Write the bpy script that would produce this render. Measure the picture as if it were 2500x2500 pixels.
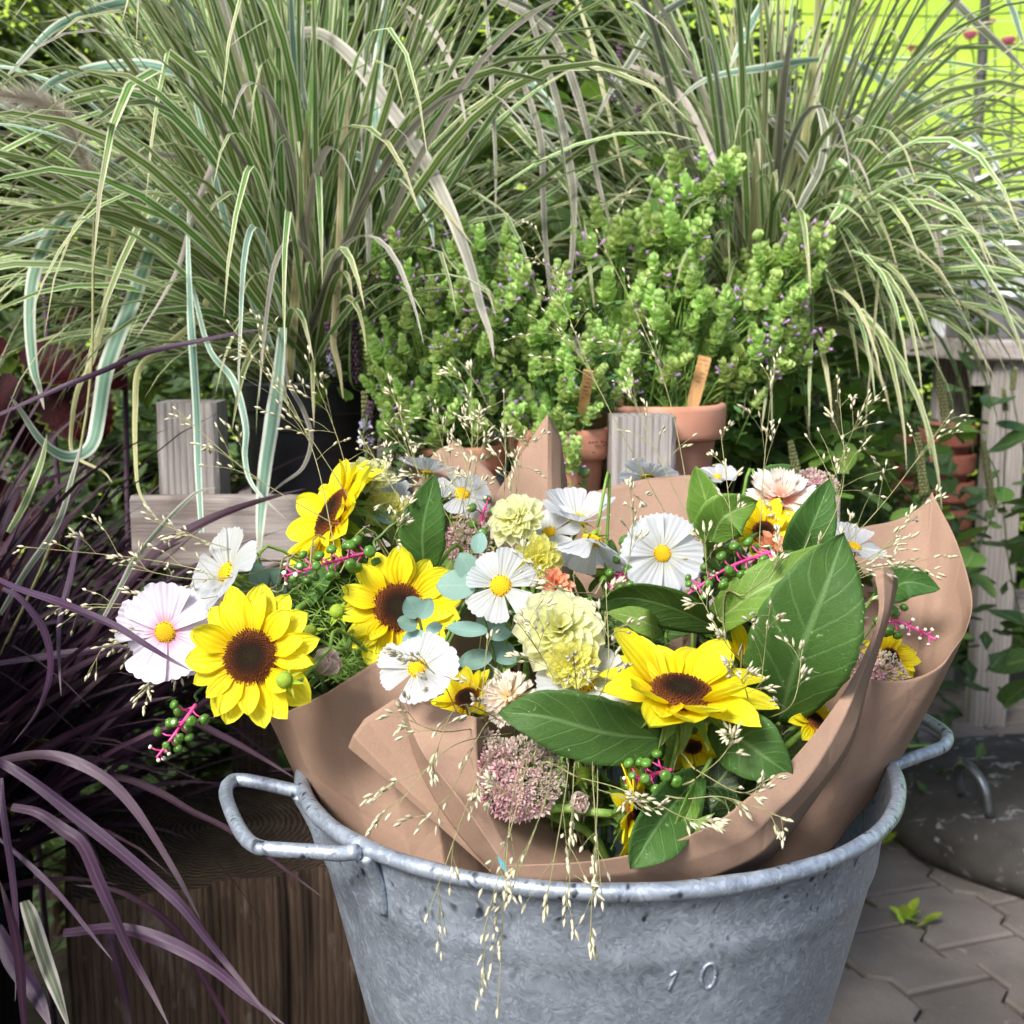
import bpy, math, random
import numpy as np
from mathutils import Vector, Matrix

for _o in list(bpy.data.objects):
    bpy.data.objects.remove(_o)
S = bpy.context.scene
COL = S.collection
R = math.radians
rnd = random.Random(7)

# ------------------------------------------------------------------ camera
F = 3000.0            # focal length in picture widths of 2500
PITCH = R(9.0)
CAMZ = 1.25
cam = bpy.data.cameras.new("camera")
camo = bpy.data.objects.new("camera", cam)
COL.objects.link(camo)
camo.location = (0, 0, CAMZ)
camo.rotation_euler = (R(90) - PITCH, 0, 0)
cam.sensor_width = 36.0
cam.lens = 36.0 * F / 2500.0
cam.clip_start = 0.05
cam.clip_end = 400
cam.dof.use_dof = True
cam.dof.focus_distance = 0.93
cam.dof.aperture_fstop = 12.0
S.camera = camo

# ------------------------------------------------------------------ light
SUN_EL, SUN_AZ = 43.0, -34.0     # azimuth from straight behind the camera, negative = from the left
w = bpy.data.worlds.new("World")
S.world = w
w.use_nodes = True
wn = w.node_tree.nodes
sky = wn.new('ShaderNodeTexSky')
sky.sky_type = 'NISHITA'
sky.sun_disc = False
sky.sun_elevation = R(SUN_EL)
sky.air_density = 1.0
sky.dust_density = 2.5
sky.ozone_density = 1.2
w.node_tree.links.new(sky.outputs[0], wn['Background'].inputs[0])
wn['Background'].inputs[1].default_value = 0.05
sun = bpy.data.lights.new("sun", 'SUN')
suno = bpy.data.objects.new("sun", sun)
COL.objects.link(suno)
sun.energy = 1.5
sun.angle = R(19)
sun.color = (1.0, 0.975, 0.94)
_az = R(SUN_AZ)
SUND = Vector((math.sin(_az) * math.cos(R(SUN_EL)), -math.cos(_az) * math.cos(R(SUN_EL)), math.sin(R(SUN_EL))))
suno.rotation_euler = SUND.to_track_quat('Z', 'Y').to_euler()
suno.location = SUND * 5
sky.sun_rotation = math.atan2(SUND.x, SUND.y)
S.view_settings.view_transform = 'Standard'
S.view_settings.look = 'None'
S.view_settings.gamma = 1.0
S.view_settings.use_curve_mapping = False
S.view_settings.exposure = 2.06
S.cycles.adaptive_threshold = 0.03
S.cycles.max_bounces = 5
S.cycles.diffuse_bounces = 4
S.cycles.glossy_bounces = 2
S.cycles.transmission_bounces = 3
S.cycles.transparent_max_bounces = 4

# ------------------------------------------------------------------ helpers
_c, _s = math.cos(PITCH), math.sin(PITCH)
def P(px, py, Y):
    """point of the place that lies at distance Y in front of the viewer"""
    x = (px - 1250) / F
    u = (1250 - py) / F
    d = (x, _c + u * _s, -_s + u * _c)
    t = Y / d[1]
    return Vector((d[0] * t, Y, CAMZ + d[2] * t))
def mpp(Y):
    return Y / F
def crv(pts, n):
    """Catmull-Rom through points of any dimension"""
    a = np.array([tuple(p) for p in pts], float)
    if len(a) == 2:
        t = np.linspace(0, 1, n)[:, None]
        return a[0] * (1 - t) + a[1] * t
    e = np.vstack([2 * a[0] - a[1], a, 2 * a[-1] - a[-2]])
    m = len(a) - 1
    out = []
    for k in range(n):
        s = k / (n - 1) * m
        i = min(int(s), m - 1)
        t = s - i
        p0, p1, p2, p3 = e[i], e[i + 1], e[i + 2], e[i + 3]
        out.append(.5 * (2 * p1 + (p2 - p0) * t + (2 * p0 - 5 * p1 + 4 * p2 - p3) * t * t + (3 * p1 - p0 - 3 * p2 + p3) * t ** 3))
    return np.array(out)
def nrm(a):
    a = np.asarray(a, float)
    return a / max(np.linalg.norm(a), 1e-9)
def hsh(x, y=0.0, z=0.0):
    v = math.sin(x * 127.1 + y * 311.7 + z * 74.7) * 43758.5453
    return v - math.floor(v)

class MB:
    def __init__(self):
        self.v = []; self.f = []; self.u = []
    def add(self, v, f, u=None):
        o = len(self.v)
        self.v.extend(map(tuple, v))
        self.u.extend(u if u is not None else [(0.5, 0.5)] * len(v))
        self.f.extend([tuple(i + o for i in q) for q in f])
    def grid(self, rows, us=None, closed=False):
        n = len(rows); m = len(rows[0])
        v = [p for r in rows for p in r]
        f = []
        for i in range(n - 1):
            for j in range(m - 1 if not closed else m):
                k = (j + 1) % m
                f.append((i * m + j, i * m + k, (i + 1) * m + k, (i + 1) * m + j))
        u = us if us is not None else [(j / max(m - 1, 1), i / (n - 1)) for i in range(n) for j in range(m)]
        self.add(v, f, u)
    def tube(self, pts, r0, r1=None, n=5, k=0, cap=True):
        pts = np.array([tuple(p) for p in pts], float)
        r1 = r0 if r1 is None else r1
        N = len(pts)
        tg = np.gradient(pts, axis=0)
        a = np.array([0, 0, 1.0]) if abs(nrm(tg[0])[2]) < .9 else np.array([1.0, 0, 0])
        rows = []; us = []
        for i in range(N):
            t = nrm(tg[i])
            x = nrm(a - t * np.dot(a, t)); a = x
            y = np.cross(t, x)
            r = r0 + (r1 - r0) * i / (N - 1)
            rows.append([pts[i] + r * (math.cos(q) * x + math.sin(q) * y) for q in [2 * math.pi * j / n for j in range(n)]])
            us += [(j / n * .9 + .05 + k, i / (N - 1)) for j in range(n)]
        o = len(self.v)
        self.grid(rows, us, closed=True)
        if cap:
            self.f.append(tuple(o + j for j in range(n))[::-1])
            self.f.append(tuple(o + (N - 1) * n + j for j in range(n)))
    def ribbon(self, pts, width, side, k=0, fold=.12, nv=3, base=.5):
        """grass blade: tapering strip with a shallow fold"""
        pts = np.asarray(pts, float)
        N = len(pts)
        tg = np.gradient(pts, axis=0)
        rows = []; us = []
        for i in range(N):
            t = i / (N - 1)
            d = nrm(tg[i])
            s = side[i] if isinstance(side, (list, np.ndarray)) and np.ndim(side) == 2 else side
            s = nrm(s - d * np.dot(s, d))
            nn = np.cross(d, s)
            wd = width * (base + (1 - base) * min(1, t / .3)) * (1 - max(0, (t - .35) / .65) ** 1.8) ** .8 + width * .02
            rows.append([pts[i] + s * wd * .5 * q + nn * wd * fold * (abs(q) - .5) for q in np.linspace(-1, 1, nv)])
            us += [(.03 + .94 * (q + 1) / 2 + k, t) for q in np.linspace(-1, 1, nv)]
        self.grid(rows, us)
    def box(self, lo, hi, bev=0.0):
        x0, y0, z0 = lo; x1, y1, z1 = hi
        if bev <= 0:
            v = [(x, y, z) for z in (z0, z1) for y in (y0, y1) for x in (x0, x1)]
            self.add(v, [(0, 2, 3, 1), (4, 5, 7, 6), (0, 1, 5, 4), (2, 6, 7, 3), (0, 4, 6, 2), (1, 3, 7, 5)])
            return
        b = bev
        v = []
        for z, q in ((z0, b), (z0 + b, 0), (z1 - b, 0), (z1, b)):
            for cx, cy, sx, sy in ((x0, y0, 1, 1), (x1, y0, -1, 1), (x1, y1, -1, -1), (x0, y1, 1, -1)):
                g = b + q * .0
                pa = (cx + sx * (q), cy + sy * (q + b), z); pb = (cx + sx * (q + b), cy + sy * (q), z)
                v += [pa, pb] if (sx * sy > 0) else [pb, pa]
        f = []
        for l in range(3):
            for j in range(8):
                k = (j + 1) % 8
                f.append((l * 8 + j, l * 8 + k, l * 8 + 8 + k, l * 8 + 8 + j))
        f.append(tuple(range(8))[::-1]); f.append(tuple(range(24, 32)))
        self.add(v, f)
    def lathe(self, prof, n=48, c=(0, 0, 0)):
        rows = [[(c[0] + r * math.cos(2 * math.pi * j / n), c[1] + r * math.sin(2 * math.pi * j / n), c[2] + z) for j in range(n)] for r, z in prof]
        us = [(j / n, i / (len(prof) - 1)) for i in range(len(prof)) for j in range(n)]
        self.grid(rows, us, closed=True)
    def mesh(self, name, mat=None, smooth=True):
        me = bpy.data.meshes.new(name)
        me.from_pydata(self.v, [], self.f)
        uv = me.uv_layers.new(name="UVMap")
        li = np.empty(len(me.loops), np.int32)
        me.loops.foreach_get("vertex_index", li)
        uv.data.foreach_set("uv", np.array(self.u, np.float32)[li].ravel())
        if smooth:
            me.polygons.foreach_set("use_smooth", np.ones(len(me.polygons), bool))
        if mat:
            me.materials.append(mat)
        me.update()
        return me

def obj(name, me, parent=None, M=None, mat=None, world=False, kind=None, label=None):
    o = bpy.data.objects.new(name, me)
    COL.objects.link(o)
    if M is not None:
        o.matrix_basis = M
    if parent is not None:
        o.parent = parent
        if world:
            q = parent
            W = Matrix.Identity(4)
            while q is not None:
                W = q.matrix_basis @ W if q.parent is None else q.matrix_parent_inverse @ q.matrix_basis @ W
                q = q.parent
            o.matrix_parent_inverse = W.inverted()
    if kind: o["kind"] = kind
    if label: o["label"] = label
    return o
def part(name, mb, mat, parent, kind=None, smooth=True, label=None):
    """mesh given in place coordinates, made a child of its thing"""
    return obj(name, mb.mesh(name, mat, smooth), parent, world=True, kind=kind, label=label)
def tag(o, label, cat, group=None):
    o["label"] = label; o["category"] = cat
    if group: o["group"] = group
    return o
def thing(name, label, cat, M=None, group=None, loc=None):
    o = bpy.data.objects.new(name, None)
    COL.objects.link(o)
    o.empty_display_size = .02
    o.matrix_basis = M if M is not None else Matrix.Translation(Vector(tuple(loc)) if loc is not None else Vector((0, 0, 0)))
    return tag(o, label, cat, group)
def struct(name, mb, mat, smooth=True):
    o = obj(name, mb.mesh(name, mat, smooth))
    o["kind"] = "structure"
    return o
def frame(loc, n, roll=0.0, scale=1.0):
    q = Vector(n).to_track_quat('Z', 'Y').to_matrix().to_4x4()
    return Matrix.Translation(Vector(loc)) @ q @ Matrix.Rotation(roll, 4, 'Z') @ Matrix.Scale(scale, 4)

# ------------------------------------------------------------------ materials
class NT:
    def __init__(self, name):
        self.m = bpy.data.materials.new(name)
        self.m.use_nodes = True
        self.t = self.m.node_tree
        self.t.nodes.clear()
        self.out = self.t.nodes.new('ShaderNodeOutputMaterial')
        self.x = 0
    def n(self, typ, ins=None, **pr):
        nd = self.t.nodes.new('ShaderNode' + typ)
        for k, v in pr.items(): setattr(nd, k, v)
        for k, v in (ins or {}).items():
            s = nd.inputs[k]
            if isinstance(v, bpy.types.NodeSocket): self.t.links.new(v, s)
            else: s.default_value = v
        return nd
    def math(self, op, a, b=None, c=None):
        i = {0: a}
        if b is not None: i[1] = b
        if c is not None: i[2] = c
        return self.n('Math', i, operation=op).outputs[0]
    def ramp(self, fac, stops, interp='LINEAR'):
        nd = self.n('ValToRGB', {0: fac})
        cr = nd.color_ramp
        cr.interpolation = interp
        while len(cr.elements) < len(stops): cr.elements.new(.5)
        for e, (p, c) in zip(cr.elements, stops):
            e.position = p
            e.color = (c[0], c[1], c[2], 1) if isinstance(c, (tuple, list)) else (c, c, c, 1)
        return nd.outputs[0]
    def mix(self, f, a, b, mode='MIX'):
        nd = self.n('Mix', data_type='RGBA', blend_type=mode)
        for k, v in ((0, f), (6, a), (7, b)):
            if isinstance(v, bpy.types.NodeSocket): self.t.links.new(v, nd.inputs[k])
            elif k == 0: nd.inputs[k].default_value = v
            else: nd.inputs[k].default_value = (v[0], v[1], v[2], 1)
        return nd.outputs[2]
    def noise(self, scale, detail=3, vec=None, dist=0, rough=.5):
        i = {'Scale': scale, 'Detail': detail, 'Distortion': dist, 'Roughness': rough}
        if vec is not None: i['Vector'] = vec
        return self.n('TexNoise', i).outputs['Fac']
    def obj(self, sc=(1, 1, 1)):
        tc = self.n('TexCoord')
        return self.n('Mapping', {'Vector': tc.outputs['Object'], 'Scale': sc}).outputs[0]
    def uv(self):
        tc = self.n('TexCoord')
        s = self.n('SeparateXYZ', {0: tc.outputs['UV']})
        return s.outputs[0], s.outputs[1]
    def rand(self):
        return self.n('ObjectInfo').outputs['Random']
    def hsv(self, col, h=None, s=None, v=None):
        i = {'Color': col}
        if h is not None: i['Hue'] = h
        if s is not None: i['Saturation'] = s
        if v is not None: i['Value'] = v
        return self.n('HueSaturation', i).outputs[0]
    def bump(self, h, strength=.3, dist=.001):
        return self.n('Bump', {'Height': h, 'Strength': strength, 'Distance': dist}).outputs[0]
    def end(self, col, rough=.55, spec=.35, metal=0.0, normal=None, trans=0.0, tcol=None, sheen=0.0):
        i = {'Base Color': col if isinstance(col, bpy.types.NodeSocket) else (*col, 1), 'Roughness': rough, 'Metallic': metal, 'Specular IOR Level': spec}
        if normal is not None: i['Normal'] = normal
        p = self.n('BsdfPrincipled', i)
        sh = p.outputs[0]
        if trans > 0:
            ti = {'Color': tcol if tcol is not None else (col if isinstance(col, bpy.types.NodeSocket) else (*col, 1))}
            if not isinstance(ti['Color'], bpy.types.NodeSocket) and len(ti['Color']) == 3: ti['Color'] = (*ti['Color'], 1)
            if normal is not None: ti['Normal'] = normal
            tr = self.n('BsdfTranslucent', ti)
            sh = self.n('MixShader', {0: trans, 1: sh, 2: tr.outputs[0]}).outputs[0]
        self.t.links.new(sh, self.out.inputs[0])
        return self.m

MT = {}
def petal_mat(name, base, tip, mid=None, ridge=7.0, trans=.3, rough=.55, var=.12, bstr=.35, pos=(.15, .5, 1.0)):
    k = NT(name); u, v = k.uv()
    nz = k.noise(60, 2, k.obj())
    st = [(pos[0], base), (pos[1], mid or [(a + b) / 2 for a, b in zip(base, tip)]), (pos[2], tip)]
    c = k.ramp(v, st)
    rg = k.math('SINE', k.math('MULTIPLY', u, ridge * 2 * math.pi))
    c = k.mix(k.math('MULTIPLY_ADD', rg, .06, .06), c, [x * .72 for x in base])
    c = k.hsv(c, v=k.math('ADD', k.math('MULTIPLY_ADD', k.rand(), var, 1 - var * .6), k.math('MULTIPLY_ADD', nz, .1, -.05)))
    MT[name] = k.end(c, rough, .25, normal=k.bump(k.math('ADD', rg, nz), bstr, .0006), trans=trans)
petal_mat('sunpetal', (.87, .60, .004), (.91, .85, .05), (.91, .79, .014), 5, trans=.42)
petal_mat('cosmos', (.72, .73, .66), (.76, .78, .82), (.75, .77, .80), 6, trans=.58)
petal_mat('cosmospink', (.76, .34, .46), (.74, .70, .80), (.74, .64, .76), 7, trans=.3, pos=(.12, .34, .8))
petal_mat('dahlia', (.92, .90, .26), (.93, .93, .72), (.92, .92, .50), 3, trans=.66)
petal_mat('dahliayellow', (.92, .84, .05), (.92, .90, .40), (.92, .88, .20), 3, trans=.66)
petal_mat('peach', (.82, .36, .24), (.86, .84, .78), (.85, .66, .54), 3, trans=.35)
petal_mat('cream', (.80, .62, .30), (.84, .74, .66), (.82, .70, .52), 3, trans=.3)
petal_mat('orange', (.80, .24, .10), (.84, .42, .26), (.82, .33, .17), 4, trans=.3)
petal_mat('blush', (.78, .72, .52), (.86, .68, .64), (.86, .80, .72), 4, trans=.45)

def leaf_mat(name, c0, c1, vein=(.30, .42, .14), nlat=7, slope=3.6, trans=.25, rough=.45, strength=.5, spec=.4, vw=.55, netsc=260.0):
    k = NT(name); u, v = k.uv()
    nz = k.noise(35, 3, k.obj()); n2 = k.noise(400, 2, k.obj())
    c = k.mix(k.math('MULTIPLY_ADD', nz, 1.6, -.3), c0, c1)
    du = k.math('ABSOLUTE', k.math('SUBTRACT', k.math('FRACT', u), .5))
    ph = k.math('ADD', k.math('SUBTRACT', k.math('MULTIPLY', v, nlat), k.math('MULTIPLY', du, slope)), k.math('MULTIPLY', nz, .55))
    tri = k.math('ABSOLUTE', k.math('SUBTRACT', k.math('FRACT', ph), .5))
    lat = k.ramp(tri, [(0, 1), (.03, .6), (.08, 0)])
    midr = k.ramp(du, [(0, 1), (.018, .8), (.045, 0)])
    vn = k.math('MAXIMUM', k.math('MULTIPLY', lat, .6), midr)
    c = k.mix(k.math('MULTIPLY', vn, vw * 1.4), c, vein)
    c = k.mix(k.ramp(k.noise(140, 2, k.obj(), 1.5), [(.70, 0.), (.75, .55)]), c, [min(.6, x * 2.2 + .06) for x in vein])
    c = k.mix(k.ramp(k.noise(22, 3, k.obj()), [(.62, 0.), (.8, .5)]), c, [c0[0] * 2.2, c0[1] * 1.5, c0[2]])
    c = k.hsv(c, h=k.math('MULTIPLY_ADD', k.rand(), .03, .485), v=k.math('MULTIPLY_ADD', k.rand(), .35, .82))
    pil = k.math('ABSOLUTE', k.math('SINE', k.math('MULTIPLY', ph, math.pi)))
    net = k.n('TexVoronoi', {'Vector': k.obj(), 'Scale': netsc}, feature='DISTANCE_TO_EDGE').outputs['Distance']
    netl = k.ramp(net, [(0., 1.), (.07, 0.)])
    c = k.mix(k.math('MULTIPLY', netl, .16), c, vein)
    h = k.math('ADD', k.math('MULTIPLY', pil, .30), k.math('ADD', k.math('MULTIPLY', vn, -.6), k.math('ADD', k.math('MULTIPLY', n2, .18), k.math('MULTIPLY', netl, -.25))))
    MT[name] = k.end(c, rough, spec, normal=k.bump(h, strength, .0012), trans=trans, tcol=k.mix(.5, c, (.35, .5, .05)))
leaf_mat('leaf', (.045, .112, .022), (.078, .170, .034), vein=(.17, .29, .10), rough=.55, spec=.28, trans=.34)
leaf_mat('leaflight', (.14, .28, .035), (.20, .36, .06), vein=(.42, .55, .2), trans=.4)
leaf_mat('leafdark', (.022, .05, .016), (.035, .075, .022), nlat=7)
leaf_mat('euc', (.15, .27, .22), (.21, .34, .29), vein=(.3, .45, .38), nlat=5, slope=4, trans=.15, rough=.6, strength=.15, vw=.2)
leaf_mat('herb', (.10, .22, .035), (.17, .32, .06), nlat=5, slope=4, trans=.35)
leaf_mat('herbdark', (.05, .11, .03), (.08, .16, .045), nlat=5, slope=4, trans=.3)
leaf_mat('hedgeleaf', (.022, .050, .014), (.038, .080, .022), nlat=5, slope=4, trans=.2)
leaf_mat('oregleaf', (.085, .21, .075), (.14, .30, .10), nlat=4, slope=3, trans=.3, strength=.2)
leaf_mat('sepal', (.09, .19, .03), (.17, .30, .05), nlat=3, trans=.25)
leaf_mat('lime', (.36, .52, .03), (.5, .64, .06), nlat=3, trans=.35)

def plain(name, c0, c1, scale=40, rough=.6, spec=.3, bs=.2, bd=.001, trans=0, rv=.0, sc=(1, 1, 1), metal=0, detail=4):
    k = NT(name)
    nz = k.noise(scale, detail, k.obj(sc))
    c = k.mix(k.ramp(nz, [(.3, 0.), (.7, 1.)]), c0, c1)
    if rv: c = k.hsv(c, v=k.math('MULTIPLY_ADD', k.rand(), rv, 1 - rv / 2))
    MT[name] = k.end(c, rough, spec, metal, normal=k.bump(nz, bs, bd), trans=trans)
plain('stem', (.13, .25, .04), (.24, .38, .08), 120, .5, trans=.1)
plain('stemdark', (.07, .13, .03), (.13, .2, .06), 120, .55)
plain('pokestem', (.58, .03, .20), (.75, .12, .34), 90, .4)
plain('pokebud', (.72, .68, .50), (.80, .70, .62), 90, .6)
plain('berry', (.045, .13, .015), (.10, .22, .03), 160, .28, .5, .05, rv=.35)
plain('berrypale', (.40, .46, .22), (.55, .58, .35), 160, .45)
plain('straw', (.46, .42, .27), (.70, .65, .47), 200, .6, trans=.15)
plain('strawstem', (.20, .22, .08), (.34, .30, .15), 200, .6)
plain('lilac', (.50, .26, .60), (.68, .48, .74), 150, .6, trans=.3, rv=.3)
plain('palelilac', (.60, .52, .78), (.74, .68, .85), 150, .6, trans=.3)
plain('spike', (.055, .03, .05), (.13, .075, .11), 200, .7)
plain('seedhead', (.16, .17, .07), (.30, .30, .14), 200, .7)
plain('soil', (.018, .012, .009), (.06, .04, .028), 60, .95, .1, 1.0, .01)
plain('blackplastic', (.008, .009, .012), (.016, .017, .022), 30, .38, .5, .1)
plain('cosmoscentre', (.80, .46, .006), (.86, .62, .02), 900, .6, bs=.6)
plain('darkstamen', (.03, .012, .006), (.08, .03, .01), 300, .6)
plain('label', (.50, .27, .10), (.64, .38, .17), 40, .7, sc=(4, 4, .6))
plain('ink', (.06, .03, .02), (.12, .06, .04), 90, .8)
plain('rose', (.80, .16, .32), (.85, .32, .45), 90, .6, trans=.3)
plain('wire', (.03, .035, .03), (.06, .06, .05), 90, .5)
plain('whitepot', (.62, .64, .66), (.74, .76, .78), 12, .35)
plain('boxmetal', (.20, .215, .235), (.29, .31, .33), 9, .45, .5, .1, metal=.35, sc=(1, 1, .3))
plain('plume', (.38, .33, .27), (.55, .49, .42), 90, .8, trans=.2)
plain('tubink', (.05, .30, .40), (.08, .38, .48), 90, .6)
plain('screw', (.16, .17, .18), (.28, .29, .3), 300, .35, .5, metal=.8)
def _mats():
    # sunflower disc
    k = NT('disc'); o = k.obj()
    ln = k.n('VectorMath', {0: o}, operation='LENGTH').outputs['Value']
    nz = k.noise(900, 2, o)
    r = k.math('ADD', k.math('MULTIPLY', ln, 0.93), k.math('MULTIPLY_ADD', nz, .5, -.25))
    c = k.ramp(r, [(.15, (.028, .020, .006)), (.42, (.02, .010, .005)), (.60, (.07, .020, .008)), (.82, (.19, .058, .014)), (1., (.32, .13, .03))])
    MT['disc'] = k.end(c, .75, .2, normal=k.bump(nz, .6, .001))
    # galvanised zinc
    k = NT('zinc'); o = k.obj()
    wv = k.n('TexNoise', {'Vector': o, 'Scale': 22.0, 'Detail': 3.0})
    ov = k.n('VectorMath', {0: o, 1: k.n('VectorMath', {0: wv.outputs['Color'], 1: (.05, .05, .05)}, operation='MULTIPLY').outputs[0]}, operation='ADD').outputs[0]
    vor = k.n('TexVoronoi', {'Vector': ov, 'Scale': 120.0})
    sp = k.n('SeparateColor', {0: vor.outputs['Color']}).outputs[0]
    big = k.noise(7, 4, o, .6); mid = k.noise(45, 4, o, 1.0, .65); fine = k.noise(260, 3, o)
    c = k.ramp(k.math('ADD', k.math('MULTIPLY', big, .9), k.math('MULTIPLY_ADD', sp, .16, -.05)), [(.22, (.26, .30, .36)), (.55, (.36, .41, .48)), (.88, (.48, .54, .61))])
    c = k.mix(k.ramp(mid, [(.52, 0.), (.64, .50)]), c, (.52, .59, .68))
    c = k.mix(k.ramp(k.noise(150, 3, ov, .5), [(.56, 0.), (.70, .35)]), c, (.17, .20, .24))
    c = k.mix(k.ramp(mid, [(.30, .45), (.40, 0.)]), c, (.17, .20, .25))
    spk = k.n('SeparateColor', {0: k.n('TexVoronoi', {'Vector': ov, 'Scale': 330.0}).outputs['Color']}).outputs[1]
    c = k.mix(k.ramp(spk, [(.0, .45), (.35, 0.)]), c, (.20, .23, .28))
    c = k.mix(k.ramp(spk, [(.75, 0.), (1., .45)]), c, (.60, .66, .73))
    # stains that sit under the rolled rim and on the bead
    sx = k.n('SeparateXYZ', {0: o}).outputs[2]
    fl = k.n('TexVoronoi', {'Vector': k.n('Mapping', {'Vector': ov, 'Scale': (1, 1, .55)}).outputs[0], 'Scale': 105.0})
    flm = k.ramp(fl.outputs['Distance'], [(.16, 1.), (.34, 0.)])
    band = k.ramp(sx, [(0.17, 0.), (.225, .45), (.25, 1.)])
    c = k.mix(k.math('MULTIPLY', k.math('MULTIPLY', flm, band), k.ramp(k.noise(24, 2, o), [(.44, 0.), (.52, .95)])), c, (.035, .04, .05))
    rg = k.ramp(mid, [(.3, .34), (.7, .56)])
    MT['zinc'] = k.end(c, rg, .5, .55, normal=k.bump(k.math('ADD', mid, k.math('MULTIPLY', fine, .35)), .22, .0015))
    # kraft paper
    k = NT('paper'); o = k.obj()
    fb = k.noise(420, 4, o, 0, .7); sm = k.noise(9, 3, o); cr = k.noise(26, 2, o, .8)
    c = k.mix(fb, (.27, .168, .115), (.41, .275, .198))
    c = k.mix(k.ramp(sm, [(.35, 0.), (.7, .35)]), c, (.34, .222, .162))
    c = k.mix(k.ramp(k.noise(1500, 1, o), [(.68, 0.), (.75, .5)]), c, (.24, .14, .09))
    wob = k.n('VectorMath', {0: o, 1: k.n('VectorMath', {0: k.n('TexNoise', {'Vector': o, 'Scale': 6.0}).outputs['Color'], 1: (.09, .09, .09)}, operation='MULTIPLY').outputs[0]}, operation='ADD').outputs[0]
    e1 = k.ramp(k.n('TexVoronoi', {'Vector': wob, 'Scale': 9.0}, feature='DISTANCE_TO_EDGE').outputs['Distance'], [(0., 0.), (.035, .8), (.12, 1.)])
    e2 = k.ramp(k.n('TexVoronoi', {'Vector': wob, 'Scale': 27.0}, feature='DISTANCE_TO_EDGE').outputs['Distance'], [(0., 0.), (.05, .8), (.15, 1.)])
    pm = k.ramp(k.noise(7, 2, o), [(.42, 0.), (.6, 1.)])
    crease = k.math('ADD', k.math('MULTIPLY', e1, .9), k.math('MULTIPLY', k.math('MULTIPLY', e2, pm), .35))
    MT['paper'] = k.end(c, .75, .15, normal=k.bump(k.math('ADD', k.math('ADD', k.math('MULTIPLY', fb, .25), k.math('MULTIPLY', cr, 1.2)), k.math('MULTIPLY', crease, .55)), .4, .0016), trans=.14, tcol=k.mix(0., (.58, .34, .19), (.6, .3, .1)))
    # grass blades with pale margins; integer part of u is a per-blade number 0..9
    def blade(name, edge, green, mid, dry, dryfrac=.75, trans=.3, rough=.5):
        k = NT(name); u, v = k.uv()
        fr = k.math('FRACT', u); kk = k.math('DIVIDE', k.math('FLOOR', u), 10.0)
        rr = k.math('FRACT', k.math('ADD', kk, k.rand()))
        nz = k.noise(25, 3, k.obj((1, 1, .3)))
        c = k.ramp(fr, [(0, edge), (.19, edge), (.26, green), (.42, green), (.5, mid), (.58, green), (.74, green), (.81, edge)])
        fine = k.math('SINE', k.math('MULTIPLY', fr, 75))
        c = k.hsv(c, h=k.math('MULTIPLY_ADD', rr, .05, .475), v=k.math('ADD', k.math('MULTIPLY_ADD', rr, .5, .70), k.math('MULTIPLY_ADD', nz, .4, -.2)))
        c = k.mix(k.ramp(rr, [(dryfrac, 0.), (dryfrac + .12, .8)]), c, dry)
        c = k.mix(k.ramp(k.math('ADD', v, k.math('MULTIPLY_ADD', nz, .5, -.25)), [(.8, 0.), (1., .75)]), c, dry)
        MT[name] = k.end(c, rough, .35, normal=k.bump(fine, .25, .0004), trans=trans)
    blade('bladevar', (.72, .75, .48), (.13, .26, .045), (.34, .48, .17), (.52, .45, .28), .86)
    blade('bladeblue', (.78, .84, .70), (.22, .40, .28), (.34, .52, .40), (.50, .42, .33), 1.1)
    blade('bladegrey', (.58, .56, .48), (.16, .20, .12), (.32, .33, .25), (.52, .45, .40), .9)
    blade('bladepink', (.50, .45, .40), (.22, .23, .15), (.40, .38, .31), (.54, .46, .41), .7)
    blade('bladedry', (.64, .58, .32), (.42, .42, .17), (.56, .53, .28), (.60, .54, .30), .8)
    blade('bladepurple', (.036, .012, .027), (.042, .013, .031), (.075, .032, .056), (.12, .08, .085), .85, trans=.10, rough=.6)
    blade('bladelilac', (.066, .032, .066), (.054, .024, .054), (.105, .062, .096), (.18, .14, .15), .9, trans=.12, rough=.4)
    # hop-like oregano bracts
    k = NT('bract'); u, v = k.uv()
    c = k.ramp(v, [(0, (.38, .52, .12)), (.6, (.56, .72, .24)), (1, (.64, .78, .38))])
    c = k.hsv(c, h=k.math('MULTIPLY_ADD', k.rand(), .03, .49), v=k.math('MULTIPLY_ADD', k.rand(), .35, .92))
    MT['bract'] = k.end(c, .6, .25, trans=.35)
    k = NT('sedum'); u, v = k.uv()
    rr = k.math('DIVIDE', k.math('FLOOR', u), 10.0)
    c = k.ramp(rr, [(0, (.48, .22, .27)), (.3, (.56, .37, .36)), (.55, (.52, .45, .35)), (.9, (.36, .37, .22))])
    c = k.mix(k.ramp(v, [(.2, 0.), (1, .5)]), c, (.72, .60, .52))
    MT['sedum'] = k.end(c, .6, .25, trans=.2)
    # terracotta
    k = NT('terracotta'); o = k.obj()
    a = k.noise(14, 4, o, .5); b = k.noise(180, 3, o)
    c = k.mix(k.ramp(a, [(.3, 0.), (.75, 1.)]), (.42, .175, .105), (.56, .30, .215))
    c = k.mix(k.ramp(k.noise(5, 4, o, 1.), [(.55, 0.), (.75, .4)]), c, (.60, .45, .38))
    c = k.hsv(c, v=k.math('MULTIPLY_ADD', k.rand(), .35, .8))
    MT['terracotta'] = k.end(c, .8, .2, normal=k.bump(b, .15, .001))
    plain('terradark', (.20, .065, .042), (.30, .105, .07), 20, .75, rv=.3)
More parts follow.
